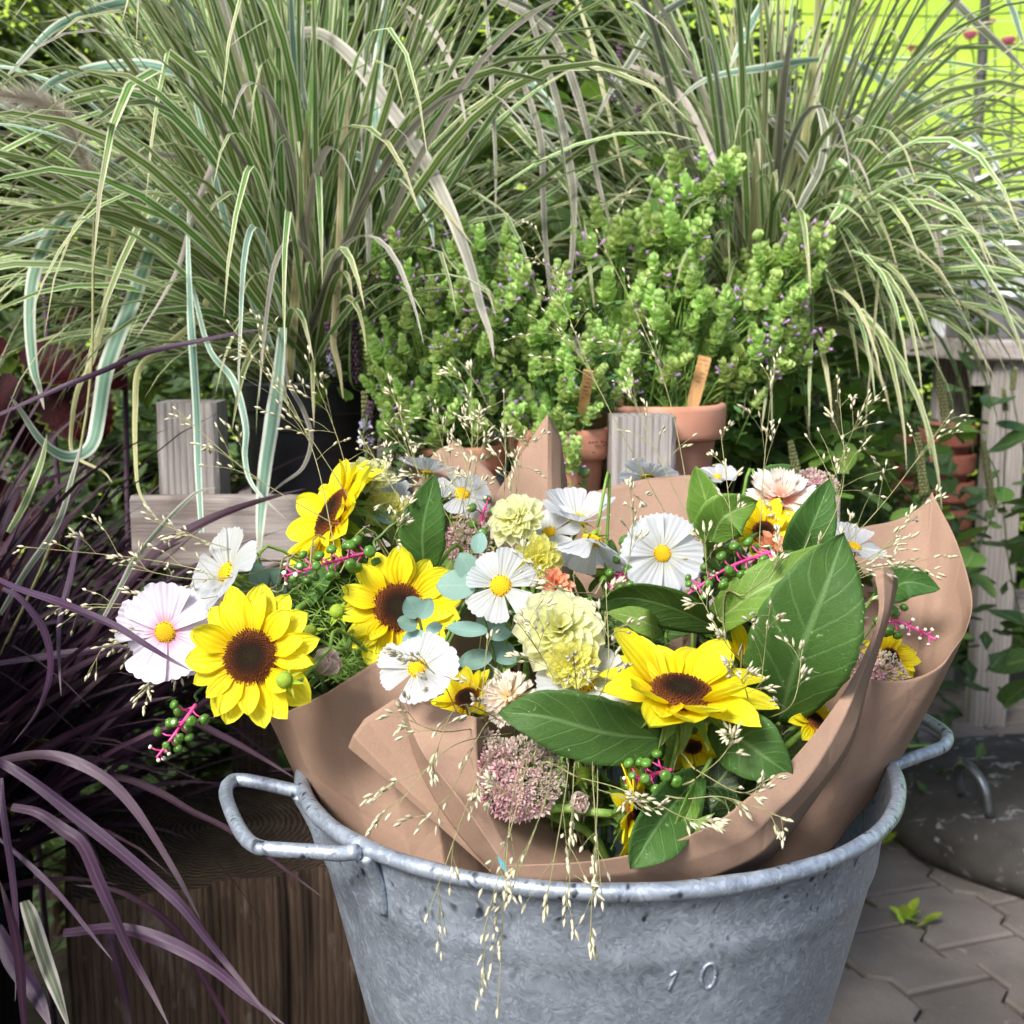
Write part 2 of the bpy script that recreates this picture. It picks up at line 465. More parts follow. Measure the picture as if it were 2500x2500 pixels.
    # weathered grey boards, grain along local x (boards) or z (posts)
    def wood(name, sc, a, b, dark, bs=.6):
        k = NT(name); o = k.obj(sc)
        wz = k.noise(8, 6, o, 1.2, .65); f2 = k.noise(26, 5, o, .4, .7)
        wv = k.n('TexWave', {'Vector': o, 'Scale': 2.6, 'Distortion': 9.0, 'Detail': 4.0, 'Detail Scale': .7}).outputs['Fac']
        c = k.mix(k.ramp(wz, [(.3, 0.), (.7, 1.)]), a, b)
        c = k.mix(k.ramp(k.math('MULTIPLY', wv, k.math('MULTIPLY_ADD', f2, 1.6, .2)), [(0.03, .55), (.4, 0.)]), c, dark)
        c = k.mix(k.ramp(f2, [(.28, .7), (.45, 0.)]), c, dark)
        MT[name] = k.end(c, .85, .15, normal=k.bump(k.math('ADD', k.math('MULTIPLY', wv, .22), f2), bs, .002))
    wood('woodpost', (14, 14, .5), (.26, .235, .22), (.42, .39, .37), (.13, .105, .09))
    wood('woodrail', (.35, 12, 14), (.28, .24, .22), (.44, .39, .36), (.13, .09, .07))
    wood('woodtable', (9, 9, .5), (.24, .215, .19), (.36, .325, .29), (.14, .115, .10), .4)
    # old dark timber block
    k = NT('stump'); o = k.obj((16, 16, 1.3))
    f = k.noise(7, 6, o, .6, .7)
    wv = k.n('TexWave', {'Vector': o, 'Scale': 2.2, 'Distortion': 5.0, 'Detail': 4.0}).outputs['Fac']
    c = k.mix(k.ramp(f, [(.3, 0.), (.7, 1.)]), (.040, .026, .018), (.12, .078, .052))
    c = k.mix(k.ramp(wv, [(.02, .45), (.3, 0.)]), c, (.012, .008, .006))
    lich = k.ramp(k.noise(20, 5, k.obj((1.6, 1.6, .5)), 1.), [(.60, 0.), (.68, .5)])
    c = k.mix(lich, c, (.20, .165, .14))
    MT['stump'] = k.end(c, .8, .2, normal=k.bump(k.math('ADD', f, k.math('MULTIPLY', wv, .4)), .7, .003))
    k = NT('stumptop'); o = k.obj()
    rg = k.n('TexWave', {'Vector': o, 'Scale': 42.0, 'Distortion': 2.4, 'Detail': 3.0, 'Detail Scale': 2.0}, wave_type='RINGS', rings_direction='Z').outputs['Fac']
    f = k.noise(30, 5, o, 0, .7)
    c = k.mix(k.math('MULTIPLY', rg, f), (.026, .018, .012), (.11, .08, .055))
    c = k.mix(k.ramp(f, [(.55, 0.), (.7, .6)]), c, (.07, .065, .03))
    MT['stumptop'] = k.end(c, .85, .15, normal=k.bump(k.math('ADD', rg, f), .7, .002))
    # concrete
    def conc(name, a, b, pale, th=.62):
        k = NT(name); o = k.obj()
        g = k.noise(130, 5, o, 0, .7); m = k.noise(7, 4, o, .5); s = k.noise(22, 3, o, 1.)
        c = k.mix(k.ramp(m, [(.3, 0.), (.7, 1.)]), a, b)
        c = k.mix(k.math('MULTIPLY', g, .5), c, [x * .6 for x in a])
        c = k.mix(k.ramp(s, [(th, 0.), (th + .08, .8)]), c, pale)
        c = k.hsv(c, v=k.math('MULTIPLY_ADD', k.rand(), .3, .85))
        MT[name] = k.end(c, 1.0, .04, normal=k.bump(k.math('ADD', g, k.math('MULTIPLY', s, .8)), .7, .004))
    conc('paver', (.165, .140, .122), (.245, .212, .19), (.29, .255, .23), .66)
    conc('stone', (.055, .050, .044), (.12, .108, .098), (.33, .32, .31), .60)
    # ground: dirt near, meadow on the bank behind, sunlight put into its bright green
    k = NT('ground'); o = k.obj()
    sp = k.n('SeparateXYZ', {0: o})
    g = k.noise(30, 5, o, 0, .7); m = k.noise(.9, 4, o)
    dirt = k.mix(g, (.022, .018, .014), (.06, .048, .038))
    lawn = k.mix(k.ramp(g, [(.3, 0.), (.7, 1.)]), (.20, .36, .025), (.34, .50, .05))
    lawn = k.mix(k.ramp(m, [(.35, 0.), (.7, .6)]), lawn, (.40, .50, .07))
    c = k.mix(k.ramp(k.math('ADD', sp.outputs[1], k.math('MULTIPLY', m, .8)), [(0, 0.), (1, 1.)]), dirt, lawn)
    rm = k.n('MapRange', {0: k.math('ADD', sp.outputs[1], k.math('MULTIPLY', m, .8)), 1: 4.9, 2: 5.6}).outputs[0]
    c = k.mix(rm, dirt, lawn)
    MT['ground'] = k.end(c, .9, .1, normal=k.bump(g, .6, .02))
    # coleus leaf: dark red with a green rim
    k = NT('coleus'); u, v = k.uv()
    du = k.math('ABSOLUTE', k.math('SUBTRACT', u, .5))
    nz = k.noise(30, 3, k.obj())
    e = k.math('ADD', du, k.math('MULTIPLY', k.math('SUBTRACT', nz, .5), .08))
    c = k.ramp(e, [(0, (.05, .002, .004)), (.06, (.028, .0012, .0025)), (.42, (.020, .001, .002)), (.465, (.07, .08, .012)), (.5, (.12, .15, .025))])
    MT['coleus'] = k.end(c, .6, .15, normal=k.bump(nz, .4, .003), trans=.06)
_mats()
def PZ(px, py, z):
    x = (px - 1250) / F; u = (1250 - py) / F
    d = (x, _c + u * _s, -_s + u * _c)
    t = (z - CAMZ) / d[2]
    return Vector((d[0] * t, d[1] * t, z))

# ------------------------------------------------------------------ ground and bank
mb = MB()
xs = np.concatenate([np.linspace(-40, -4, 10), np.linspace(-3, 4, 22), np.linspace(6, 40, 9)])
ys = np.concatenate([np.linspace(-40, 4, 14), np.linspace(4.6, 9, 14), np.linspace(10, 30, 14), np.linspace(40, 120, 5)])
def gz(x, y):
    if y < 4.8: return -.02
    q = min(y - 4.8, 26)
    return -.02 + .52 * q * q / (q + 1.2) + .12 * math.sin(x * .9 + y * .7) * min(1, q / 3)
mb.grid([[(x, y, gz(x, y)) for x in xs] for y in ys])
struct('ground', mb, MT['ground'])

# pavement of interlocking stones
bed = MB()
bed.grid([[(x, y, -.015) for x in np.linspace(-.6, 2.6, 9)] for y in np.linspace(1.1, 4.6, 9)])
bedo = struct('pavement', bed, MT['soil'])
Lu, Lv, AZ = .235, .20, .019
U = np.array([.34, -.94]); Vv = np.array([.94, .34]); O = np.array([.72, 2.12])
def zig(u):
    return float(np.interp((u / Lu) % 1, [0, .18, .30, .66, .78, 1], [AZ, AZ, -AZ, -AZ, AZ, AZ]))
for i in range(-14, 12):
    for j in range(-9, 10):
        u0 = i * Lu + (j % 2) * Lu * .5
        cpt = O + U * (u0 + Lu / 2) + Vv * (j + .5) * Lv
        if not (-.35 < cpt[0] < 2.35 and 1.35 < cpt[1] < 4.35): continue
        us = sorted({u0, u0 + Lu} | {(math.floor(u0 / Lu) + a) * Lu for a in (.18, .30, .66, .78, 1.18, 1.30, 1.66, 1.78) if u0 < (math.floor(u0 / Lu) + a) * Lu < u0 + Lu})
        g = .0042
        ring = []
        cl = lambda u: min(max(u, u0 + g), u0 + Lu - g)
        for u in us: ring.append((cl(u), j * Lv + zig(u) + g))
        for u in reversed(us): ring.append((cl(u), (j + 1) * Lv + zig(u) - g))
        cu = u0 + Lu / 2; cv = (j + .5) * Lv
        dz = (hsh(i, j) - .5) * .007; tx = (hsh(j, i, 3) - .5) * .03; ty = (hsh(j, i, 5) - .5) * .03
        v = []; n = len(ring)
        for sh, z in ((0, -.03), (0, -.005), (.007, 0.0)):
            for a, b in ring:
                a2 = a + (cu - a) * sh * 9 * .1 if sh else a
                q = math.hypot(cu - a, cv - b)
                a2 = a + (cu - a) / q * sh; b2 = b + (cv - b) / q * sh
                w2 = O + U * a2 + Vv * b2
                v.append((w2[0], w2[1], z + dz + tx * (a2 - cu) + ty * (b2 - cv)))
        f = [(l * n + k, l * n + (k + 1) % n, l * n + n + (k + 1) % n, l * n + n + k) for l in range(2) for k in range(n)]
        f.append(tuple(range(2 * n, 3 * n)))
        pm = MB(); pm.add(v, f)
        part('paver', pm, MT['paver'], bedo, smooth=False)

# weeds in the joints
def weed(px, py, n, s, label):
    b = PZ(px, py, 0)
    t = thing('weed', label, 'weed', loc=b)
    lf = petal_unit('leaf_w', lambda q: math.sin(math.pi * min(1, q * .9 + .05)) ** .8, .3, .2, mat=MT['lime'], nu=5, nv=4)
    for i in range(n):
        a = rnd.uniform(0, 6.28); e = rnd.uniform(.3, 1.2)
        M = Matrix.Translation(b + Vector((rnd.uniform(-.4, .4) * s, rnd.uniform(-.4, .4) * s, rnd.uniform(0.002, .5) * s))) @ Matrix.Rotation(a, 4, 'Z') @ Matrix.Rotation(e, 4, 'X') @ Matrix.Scale(s * rnd.uniform(.5, 1), 4)
        o = obj('leaf', lf, t, world=True, M=M)
    st = MB()
    for i in range(4):
        st.tube([b + Vector((0, 0, -.012)), b + Vector((rnd.uniform(-.4, .4) * s, rnd.uniform(-.4, .4) * s, s * .6))], .0008, .0005, 4)
    part('stem', st, MT['stem'], t)

def petal_unit(name, prof, W, cup, curl=0.0, teeth=0, tamp=.0, rnd_=0.0, ridge=0.0, wave=0.0, seed=0, mat=None, nu=9, nv=6, rounded=0.0, twist=0.0):
    r = random.Random(seed)
    ph = [r.uniform(0, 6.28) for _ in range(6)]
    rows = []
    y = z = 0.0; dt = 1.0 / nu
    for i in range(nu + 1):
        t = i / nu
        if i:
            a = curl * (t - .5 * dt)
            y += math.cos(a) * dt; z += math.sin(a) * dt
        wd = W * prof(t)
        row = []
        for j in range(nv + 1):
            v = j / nv * 2 - 1
            yy = y - rounded * v * v * t ** 3
            if teeth and i >= nu - 1:
                tv = abs(((v * .5 + .5) * teeth) % 1 - .5) * 2
                yy -= tamp * tv * (1 if i == nu else .3)
            zz = z + cup * wd * v * v + ridge * math.cos(v * 7 + ph[0]) * math.sin(math.pi * t) + wave * (math.sin(t * 6 + ph[1] + v * 2) * .6 + math.sin(v * 5 + ph[2] + t * 3) * .4) * t
            xx = v * wd
            tw = twist * t
            row.append((xx * math.cos(tw) - zz * math.sin(tw) * .0, yy, zz + xx * math.sin(tw)))
        rows.append(row)
    m = MB(); m.grid(rows)
    return m.mesh(name, mat)

# ------------------------------------------------------------------ zinc tub
TC = Vector((.072, 1.01, .595)); TH = .28; TR = .25
tub = thing('zinc_tub', 'round galvanised zinc tub with rolled rim and two wire handles holding wrapped bouquets', 'tub', loc=TC)
m = MB()
pr = [(0, .010), (.15, .010), (.180, .010), (.184, 0), (.187, .001), (.188, .008), (.1885, .02)]
def wallr(z): return .1885 + (z - .02) * (.2325 - .1885) / (.215 - .02)
for z in np.linspace(.03, .205, 12): pr.append((wallr(z), z))
pr += [(.2328, .214), (.2348, .219), (.2362, .225), (.2368, .231), (.2372, .238), (.2385, .246), (.2405, .256), (.243, .266), (.2455, .274), (.2455, .281), (.2435, .281), (.2425, .274)]
pr += [(.238, .256), (.2345, .235), (.231, .216)] + [(wallr(z) - .0015, z) for z in np.linspace(.2, .03, 8)] + [(.18, .0125), (0, .0125)]
m.lathe(pr, 120)
obj('wall', m.mesh('wall', MT['zinc']), tub)
m = MB()
rows = []
for i in range(140):
    a = 2 * math.pi * i / 140
    wob = 1 + .004 * math.sin(2 * a + 1) + .0012 * math.sin(7 * a)
    rr = .0062 + .0004 * math.sin(5 * a + 2) + .0003 * math.sin(23 * a)
    rows.append([((.2485 * wob + rr * math.cos(q)) * math.cos(a), (.2485 * wob + rr * math.cos(q)) * math.sin(a), .279 + .0008 * math.sin(3 * a) + rr * math.sin(q)) for q in [2 * math.pi * k / 12 for k in range(12)]])
rows.append(rows[0])
m.grid(rows, closed=True)
obj('rim', m.mesh('rim', MT['zinc']), tub)
def handle(pts, lug):
    pts = [Vector(p) - TC for p in pts]
    m = MB(); m.tube(crv(pts, 60), .0056, .0056, 12)
    h = obj('handle', m.mesh('handle', MT['zinc']), tub)
    for p in lug:
        p = Vector(p) - TC
        a = math.atan2(p.y, p.x)
        m = MB()
        q = [(.2535 * math.cos(a), .2535 * math.sin(a), .276), (.2475 * math.cos(a), .2475 * math.sin(a), .262), (.2405 * math.cos(a), .2405 * math.sin(a), .243), (.2375 * math.cos(a), .2375 * math.sin(a), .225)]
        m.tube(crv(q, 14), .0062, .003, 8)
        obj('lug', m.mesh('lug', MT['zinc']), h)
rz = .872
hp = [PZ(742, 1935, rz), PZ(700, 1926, rz), PZ(600, 1905, rz), PZ(562, 1910, rz), PZ(552, 1945, rz), PZ(585, 2025, rz), PZ(625, 2066, rz), PZ(690, 2075, rz), PZ(780, 2080, rz), PZ(830, 2084, rz), PZ(872, 2080, rz + .004)]
handle(hp, [hp[0], hp[-1]])
hp = [PZ(2150, 1705, rz), PZ(2220, 1735, rz), PZ(2285, 1772, rz + .002), PZ(2312, 1796, rz + .002), PZ(2303, 1822, rz), PZ(2250, 1843, rz), PZ(2178, 1870, rz)]
handle(hp, [hp[0], hp[-1]])
def project(p):
    d = p[1] * _c - (p[2] - CAMZ) * _s
    u = p[1] * _s + (p[2] - CAMZ) * _c
    return 1250 + F * p[0] / d, 1250 - F * u / d
OUT_Z = [p[1] for p in pr[6:29]]; OUT_R = [p[0] for p in pr[6:29]]
def wallo(z): return float(np.interp(z, OUT_Z, OUT_R)) + .0002
def onwall(px, py):
    best = None
    for a in np.linspace(-2.6, -.4, 221):
        for z in np.linspace(.08, .265, 93):
            r = wallo(z)
            q = project((TC.x + r * math.cos(a), TC.y + r * math.sin(a), TC.z + z))
            e = (q[0] - px) ** 2 + (q[1] - py) ** 2
            if best is None or e < best[0]: best = (e, a, z)
    _, a0, z0 = best
    for a in np.linspace(a0 - .012, a0 + .012, 25):
        for z in np.linspace(z0 - .002, z0 + .002, 17):
            r = wallo(z); q = project((TC.x + r * math.cos(a), TC.y + r * math.sin(a), TC.z + z)); e = (q[0] - px) ** 2 + (q[1] - py) ** 2
            if e < best[0]: best = (e, a, z)
    a, z = best[1:]
    return (wallo(z) * math.cos(a), wallo(z) * math.sin(a), z)
em = MB()
em.tube(crv([onwall(632, 0)] if False else [onwall(1652, 2372), onwall(1642, 2396), onwall(1632, 2418)], 8), .0012, .0012, 6)
em.tube(crv([onwall(1636, 2383), onwall(1652, 2372)], 5), .0012, .0016, 6)
em.tube(crv([onwall(1730 + 17 * math.cos(a) - 5 * math.sin(a), 2382 + 30 * math.sin(a)) for a in np.linspace(0, 2 * math.pi, 15)], 40), .0013, .0013, 6)
obj('embossed_number', em.mesh('embossed_number', MT['zinc']), tub)

# ------------------------------------------------------------------ timber blocks
def block(name, label, cx, cy, rz_, sx, sy, h, seed):
    t = thing(name, label, 'timber block', M=Matrix.Translation((cx, cy, -.015)) @ Matrix.Rotation(rz_, 4, 'Z'))
    r = random.Random(seed)
    N = 150; H = 26
    cr = [(r.uniform(0, 1), r.uniform(.004, .012), r.uniform(.35, 1.0), r.uniform(-.01, .01)) for _ in range(22)]
    def per(s):   # superellipse outline
        a = 2 * math.pi * s
        c, sn = math.cos(a), math.sin(a)
        e = .085
        return sx / 2 * math.copysign(abs(c) ** e, c), sy / 2 * math.copysign(abs(sn) ** e, sn)
    # even arc-length sampling
    pp = np.array([per(q) for q in np.linspace(0, 1, 4001)])
    al = np.concatenate([[0], np.cumsum(np.linalg.norm(np.diff(pp, axis=0), axis=1))]); al /= al[-1]
    ol = np.array([(np.interp(q, al, pp[:, 0]), np.interp(q, al, pp[:, 1])) for q in np.arange(N) / N])
    rows = []
    for k in range(H + 1):
        z = h * k / H
        row = []
        for i in range(N):
            s = i / N
            x, y = ol[i]
            d = .0025 * math.sin(s * 90 + math.sin(z * 20)) + .002 * math.sin(s * 211 + z * 9)
            for c0, wd, ext, sl in cr:
                q = abs(((s - c0 - sl * z + .5) % 1) - .5)
                if q < wd * .5 and z / h > 1 - ext: d -= .012 * (1 - q / (wd * .5)) 
            e = 1 + d / (min(sx, sy) * .5)
            if k == H: e *= .972
            row.append((x * e, y * e, z - (.0 if k < H else -.002)))
        rows.append(row)
    m = MB(); m.grid(rows, closed=True)
    obj('side', m.mesh('side', MT['stump']), t)
    m = MB()
    tr = [[(p[0] * q, p[1] * q, h + .002 + .004 * (hsh(i, int(q * 9), seed) - .5) * q * (q < .999) + .003 * (1 - q)) for i, p in enumerate(rows[-1])] for q in np.linspace(1, .02, 14)]
    m.grid(tr, closed=True)
    obj('end_grain', m.mesh('end_grain', MT['stumptop']), t)
    return t
block('timber_block', 'old dark brown timber block with cracked sides beneath the purple grass', -.385, 1.52, R(20), .37, .34, .605, 5)
block('timber_block', 'squat timber block carrying the zinc tub', TC.x, TC.y, R(8), .27, .27, .610 - .001, 9)

# ------------------------------------------------------------------ wooden rack
RX0, RX1, SZ = -.46, .395, .972
rack = thing('wooden_rack', 'weathered grey wooden plant rack with stub posts and front rail behind the tub', 'rack', loc=(0, 1.5, 0))
def board(name, lo, hi, mat, parent, bev=.004, seed=0):
    """plank subdivided along its length with slightly wandering edges"""
    lo = list(lo); hi = list(hi)
    ax = max(range(3), key=lambda i: hi[i] - lo[i])
    o1, o2 = [i for i in range(3) if i != ax]
    N = 12
    rows = []
    for k in range(N + 1):
        t = lo[ax] + (hi[ax] - lo[ax]) * k / N
        row = []
        b = bev
        if k in (0, N): b = bev * 1.2
        ring = [(lo[o1] + b, lo[o2]), (hi[o1] - b, lo[o2]), (hi[o1], lo[o2] + b), (hi[o1], hi[o2] - b), (hi[o1] - b, hi[o2]), (lo[o1] + b, hi[o2]), (lo[o1], hi[o2] - b), (lo[o1], lo[o2] + b)]
        for i, (a, c) in enumerate(ring):
            p = [0, 0, 0]; p[ax] = t
            p[o1] = a + (hsh(k, i, seed) - .5) * .0016; p[o2] = c + (hsh(k, i, seed + 9) - .5) * .0016
            row.append(tuple(p))
        rows.append(row)
    m = MB(); m.grid(rows, closed=True)
    n = 8
    m.f.append(tuple(range(n))[::-1]); m.f.append(tuple(N * n + i for i in range(n)))
    return part(name, m, mat, parent, smooth=False)
board('rail', (RX0, 1.462, .948), (RX1, 1.488, 1.037), MT['woodrail'], rack, seed=1)
board('rail', (RX0 + .01, 1.465, .895), (RX1, 1.487, .925), MT['woodrail'], rack, seed=2)
for i, y in enumerate((1.50, 1.60, 1.70, 1.80, 1.90, 2.00, 2.10, 2.20, 2.30)):
    if i in (0,): continue
    board('shelf_board', (RX0 + .02, y - .045, SZ - .022), (RX1 - .02 if i < 4 else .31, y + .043, SZ), MT['woodrail'], rack, seed=10 + i)
for (x0, x1, zt) in ((-.432, -.358, 1.148), (.121, .199, 1.131)):
    p = board('post', (x0, 1.4885, .896), (x1, 1.552, zt), MT['woodpost'], rack, bev=.005, seed=int(x0 * 100))
m = MB(); m.lathe([(0, .001), (.003, .0012), (.0055, .0005), (.006, 0)], 14)
obj('screw', m.mesh('screw', MT['screw']), rack, world=True, M=Matrix.Translation((.150, 1.4880, 1.075)) @ Matrix.Rotation(R(90), 4, 'X'))
for x0, x1 in ((RX0 + .02, RX0 + .08), (RX1 - .08, RX1 - .02)):
    board('leg', (x0, 2.28, -.015), (x1, 2.34, SZ - .023), MT['woodpost'], rack, seed=41)
for x0 in (RX0 + .03, RX1 - .10):
    board('leg', (x0, 1.80, -.015), (x0 + .06, 1.86, SZ - .0525), MT['stump'], rack, seed=43)
    board('bearer', (x0, 1.4885, SZ - .052), (x0 + .06, 2.28, SZ - .0225), MT['stump'], rack, seed=46)
board('back_rail', (RX0, 2.345, .96), (RX1, 2.37, 1.03), MT['woodrail'], rack, seed=44)
stand = thing('plant_stand', 'dark slatted wooden stand under the drooping grass pot', 'plant stand', loc=(.41, 2.04, 0))
for i in range(4):
    board('top_board', (.32, 1.925 + i * .06, SZ - .022), (.50, 1.925 + i * .06 + .056, SZ), MT['stump'], stand, seed=50 + i)
for x in (.33, .425):
    for y in (1.935, 2.11):
        board('leg', (x, y, -.015), (x + .04, y + .04, SZ - .0225), MT['stump'], stand, seed=int(x * 50 + y))

# ------------------------------------------------------------------ pots
def potshape(r, h, band=.23, t=.006, rim=.007):
    rb = r * .70
    zb = h * (1 - band)
    q = lambda z: rb + (r - rim - rb) * z / h
    body = [(0, .001), (rb * .9, .001), (rb, .004)] + [(q(z), z) for z in np.linspace(.012, zb, 8)]
    rimp = [(q(zb) - .001, zb), (r - .003, zb - .001), (r - .0005, zb + .003), (r, zb + .008), (r + .001, h - .007), (r, h - .002), (r - .003, h), (r - t - .001, h), (r - t - .003, h - .004), (q(zb) - t, zb - .01), (q(h * .45) - t, h * .45)]
    return body, rimp
def pot(name, label, x, y, z, r, h, mat, soil=True, group=None, n=56, band=.27):
    t = thing(name, label, 'pot', loc=(x, y, z), group=group)
    body, rimp = potshape(r, h, band)
    m = MB(); m.lathe(body, n); obj('body', m.mesh('body', mat), t)
    m = MB(); m.lathe(rimp, n); obj('rim', m.mesh('rim', mat), t)
    if soil:
        m = MB()
        m.lathe([(r - .012, h * .84)] + [((r - .012) * q, h * .84 + .005 * hsh(q * 37, r)) for q in (.8, .6, .4, .2, .01)], 40)
        obj('soil', m.mesh('soil', MT['soil']), t)
    return t
T = MT['terracotta']
POTA = (-.075, 1.575); POTB = (.062, 1.575); POTC = (.196, 1.655)
pot('terracotta_pot', 'shaded terracotta pot half hidden behind the pointed paper flap', *POTA, SZ, .066, .118, T)
pb = pot('terracotta_pot', 'stamped terracotta pot left of the grey post with the screw', *POTB, SZ, .0665, .140, T)
m = MB()
for k in range(9):      # worn maker's stamp on the rim, too worn to read
    a = R(-60 + k * 4.4)
    for zz in (.121, .126):
        if hsh(k, zz * 1000) > .25:
            m.tube([(.0676 * math.cos(a + d), .0676 * math.sin(a + d), zz + e) for d, e in ((-.02, -.0015), (.0, .001), (.02, -.001))], .0005, .0005, 4)
obj('worn_stamp', m.mesh('worn_stamp', MT['terradark']), pb)
pot('terracotta_pot', 'clean terracotta pot with broad rim right of the grey post', *POTC, SZ, .0905, .165, T)
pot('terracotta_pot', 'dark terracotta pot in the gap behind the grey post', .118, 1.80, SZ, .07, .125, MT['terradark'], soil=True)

# plant labels
def plabel(p0, p1, wd, label):
    p0 = Vector(p0); p1 = Vector(p1)
    d = (p1 - p0).normalized(); s = Vector((1, -.1, -d.x / d.z)).normalized(); s = (s - d * s.dot(d)).normalized(); nn = d.cross(s)
    if nn.y > 0: nn = -nn
    t = thing('plant_label', label, 'plant label', loc=p0)
    m = MB()
    L = (p1 - p0).length
    rows = [[p0 + d * L * q + s * a * wd * .5 * k + nn * b for a, b in ((-1, -.0008), (1, -.0008), (1, .0008), (-1, .0008))] for q, k in ((0, .1), (.12, .85), (.5, 1), (.985, 1), (1, .9))]
    m.grid(rows, closed=True); m.f.append((0, 1, 2, 3)); m.f.append((19, 18, 17, 16))
    b = part('stake', m, MT['label'], t, smooth=False)
    m = MB()
    for r_ in range(5):
        for c_ in range(7):
            if hsh(r_, c_, wd * 999) < .3: continue
            q = p0 + d * L * (.95 - c_ * .055) + s * wd * (.30 - r_ * .15) + nn * .0011
            m.tube([q - d * .0012 + s * .0006 * (hsh(c_, r_) - .5), q + d * .0012 * hsh(r_, c_), q + s * .0011], .00028, .00028, 4)
    part('handwriting', m, MT['ink'], t, kind='stuff')
plabel(P(1412, 1070, 1.545), P(1438, 905, 1.475), .013, 'short orange wooden plant label among the oregano by the stamped pot')
plabel(P(1672, 1060, 1.625), P(1722, 870, 1.62), .017, 'tall leaning brown wooden plant label in the broad rimmed pot')

BP = Vector((-.277, 1.70, SZ))
bp = thing('plastic_pot', 'black plastic nursery pot with striped grass behind the grey rail', 'pot', loc=BP)
m = MB(); m.lathe([(0, .001), (.080, .001), (.083, .006), (.0925, .145), (.0955, .150), (.1025, .152), (.1035, .158), (.1055, .188), (.1065, .194), (.1035, .195), (.1005, .190), (.098, .152), (.095, .13)], 64)
obj('shell', m.mesh('shell', MT['blackplastic']), bp)
m = MB(); m.lathe([(.0985, .172)] + [(.0985 * q, .178 + .006 * hsh(q * 31)) for q in (.8, .6, .4, .2, .01)], 40)
obj('soil', m.mesh('soil', MT['soil']), bp)
GP = Vector((.41, 2.04, SZ))
gp = thing('plastic_pot', 'black nursery pot hidden under the drooping right hand grass', 'pot', loc=GP)
m = MB(); m.lathe([(0, .001), (.085, .001), (.088, .006), (.0985, .16), (.108, .163), (.111, .2), (.113, .21), (.108, .21), (.104, .16)], 48)
obj('shell', m.mesh('shell', MT['blackplastic']), gp)
m = MB(); m.lathe([(.104, .19), (.06, .195), (.01, .2)], 32); obj('soil', m.mesh('soil', MT['soil']), gp)

# ------------------------------------------------------------------ right side: table, tins, stacked pots, parasol foot
tb = thing('wooden_table', 'pale wooden potting table with square leg and lower shelf beside the paving', 'table', loc=(1.9, 3.9, 0))
TX0, TX1, TY0, TY1 = 1.36, 3.0, 3.62, 4.25
for i in range(3):
    y0 = TY0 + i * .212
    board('top_board', (TX0 - .02, y0, 1.125), (TX1, y0 + .208, 1.185), MT['woodrail'], tb, .006, 60 + i)
for x in (1.425, 2.85):
    for y in (3.66, 4.12):
        board('leg', (x, y, -.015), (x + .11, y + .07, 1.124), MT['woodtable'], tb, .006, int(x * 10 + y))
board('apron', (TX0 + .01, 3.665, 1.05), (1.422, 3.70, 1.122), MT['woodtable'], tb, .004, 77)
board('apron', (1.5365, 3.665, 1.05), (2.848, 3.70, 1.122), MT['woodtable'], tb, .004, 78)
for i in range(3):
    board('shelf_board', (TX0 - .20, 3.735 + i * .125, .30), (2.84, 3.735 + i * .125 + .12, .335), MT['woodrail'], tb, .004, 80 + i)
bx = thing('metal_bin', 'grey galvanised metal bin standing on the pale wooden table', 'bin', loc=(1.6, 3.95, 1.186))
m = MB()
m.lathe([(0, 0), (.20, 0), (.21, .004), (.212, .12), (.218, .125), (.212, .13), (.218, .27), (.224, .275), (.218, .28), (.224, .40), (.231, .404), (.231, .412), (.224, .412), (.218, .40), (.2, .02), (0, .02)], 56)
obj('body', m.mesh('body', MT['boxmetal']), bx)
m = MB(); m.tube(crv([(-.22, -.05, .36), (-.26, -.08, .42), (-.2, -.12, .47), (.0, -.14, .50), (.2, -.1, .45)], 24), .012, .012, 8)
obj('handle', m.mesh('handle', MT['whitepot']), bx)
can = thing('watering_can', 'white enamel watering can with hoop handle beside the metal bin', 'watering can', loc=(1.50, 4.13, 1.186))
m = MB(); m.lathe([(0, 0), (.10, 0), (.105, .005), (.10, .3), (.085, .40), (.06, .46), (.062, .47), (.055, .46), (.07, .38), (.0, .37)], 36)
obj('body', m.mesh('body', MT['whitepot']), can)
m = MB(); m.tube(crv([(-.08, 0, .42), (-.15, 0, .50), (-.10, 0, .60), (.05, 0, .60), (.10, 0, .45)], 24), .011, .011, 8)
obj('handle', m.mesh('handle', MT['whitepot']), can)
zz = .336
for i in range(6):
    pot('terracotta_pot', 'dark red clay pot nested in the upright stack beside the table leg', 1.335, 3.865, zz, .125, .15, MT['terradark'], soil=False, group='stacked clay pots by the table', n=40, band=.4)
    zz += .086
sf = thing('parasol_foot', 'rounded lichen spotted concrete parasol foot on the paving', 'parasol foot', loc=(1.36, 2.86, 0))
m = MB()
prs = [(.42, 0), (.44, .010), (.455, .035), (.458, .055), (.45, .082), (.425, .104), (.37, .120), (.25, .134), (.12, .145), (.07, .15), (.06, .15)]
rows = [[((r_ * (1 + .012 * math.sin(3 * a + r_ * 9) + .008 * math.sin(11 * a))) * math.cos(a), r_ * math.sin(a), z + .006 * math.sin(5 * a + r_ * 20) * (r_ > .1) * (z > .05)) for a in [2 * math.pi * j / 72 for j in range(72)]] for r_, z in prs]
m.grid(rows, closed=True)
obj('slab', m.mesh('slab', MT['stone']), sf)
m = MB(); m.lathe([(.058, .15), (.058, .30), (.05, .30), (.05, .19), (0, .19)], 24); obj('socket', m.mesh('socket', MT['screw']), sf)
m = MB(); m.tube(crv([(-.30, -.10, .14), (-.315, -.11, .20), (-.31, -.15, .23), (-.29, -.20, .20), (-.275, -.21, .13)], 20), .011, .011, 8); obj('grip', m.mesh('grip', MT['screw']), sf)
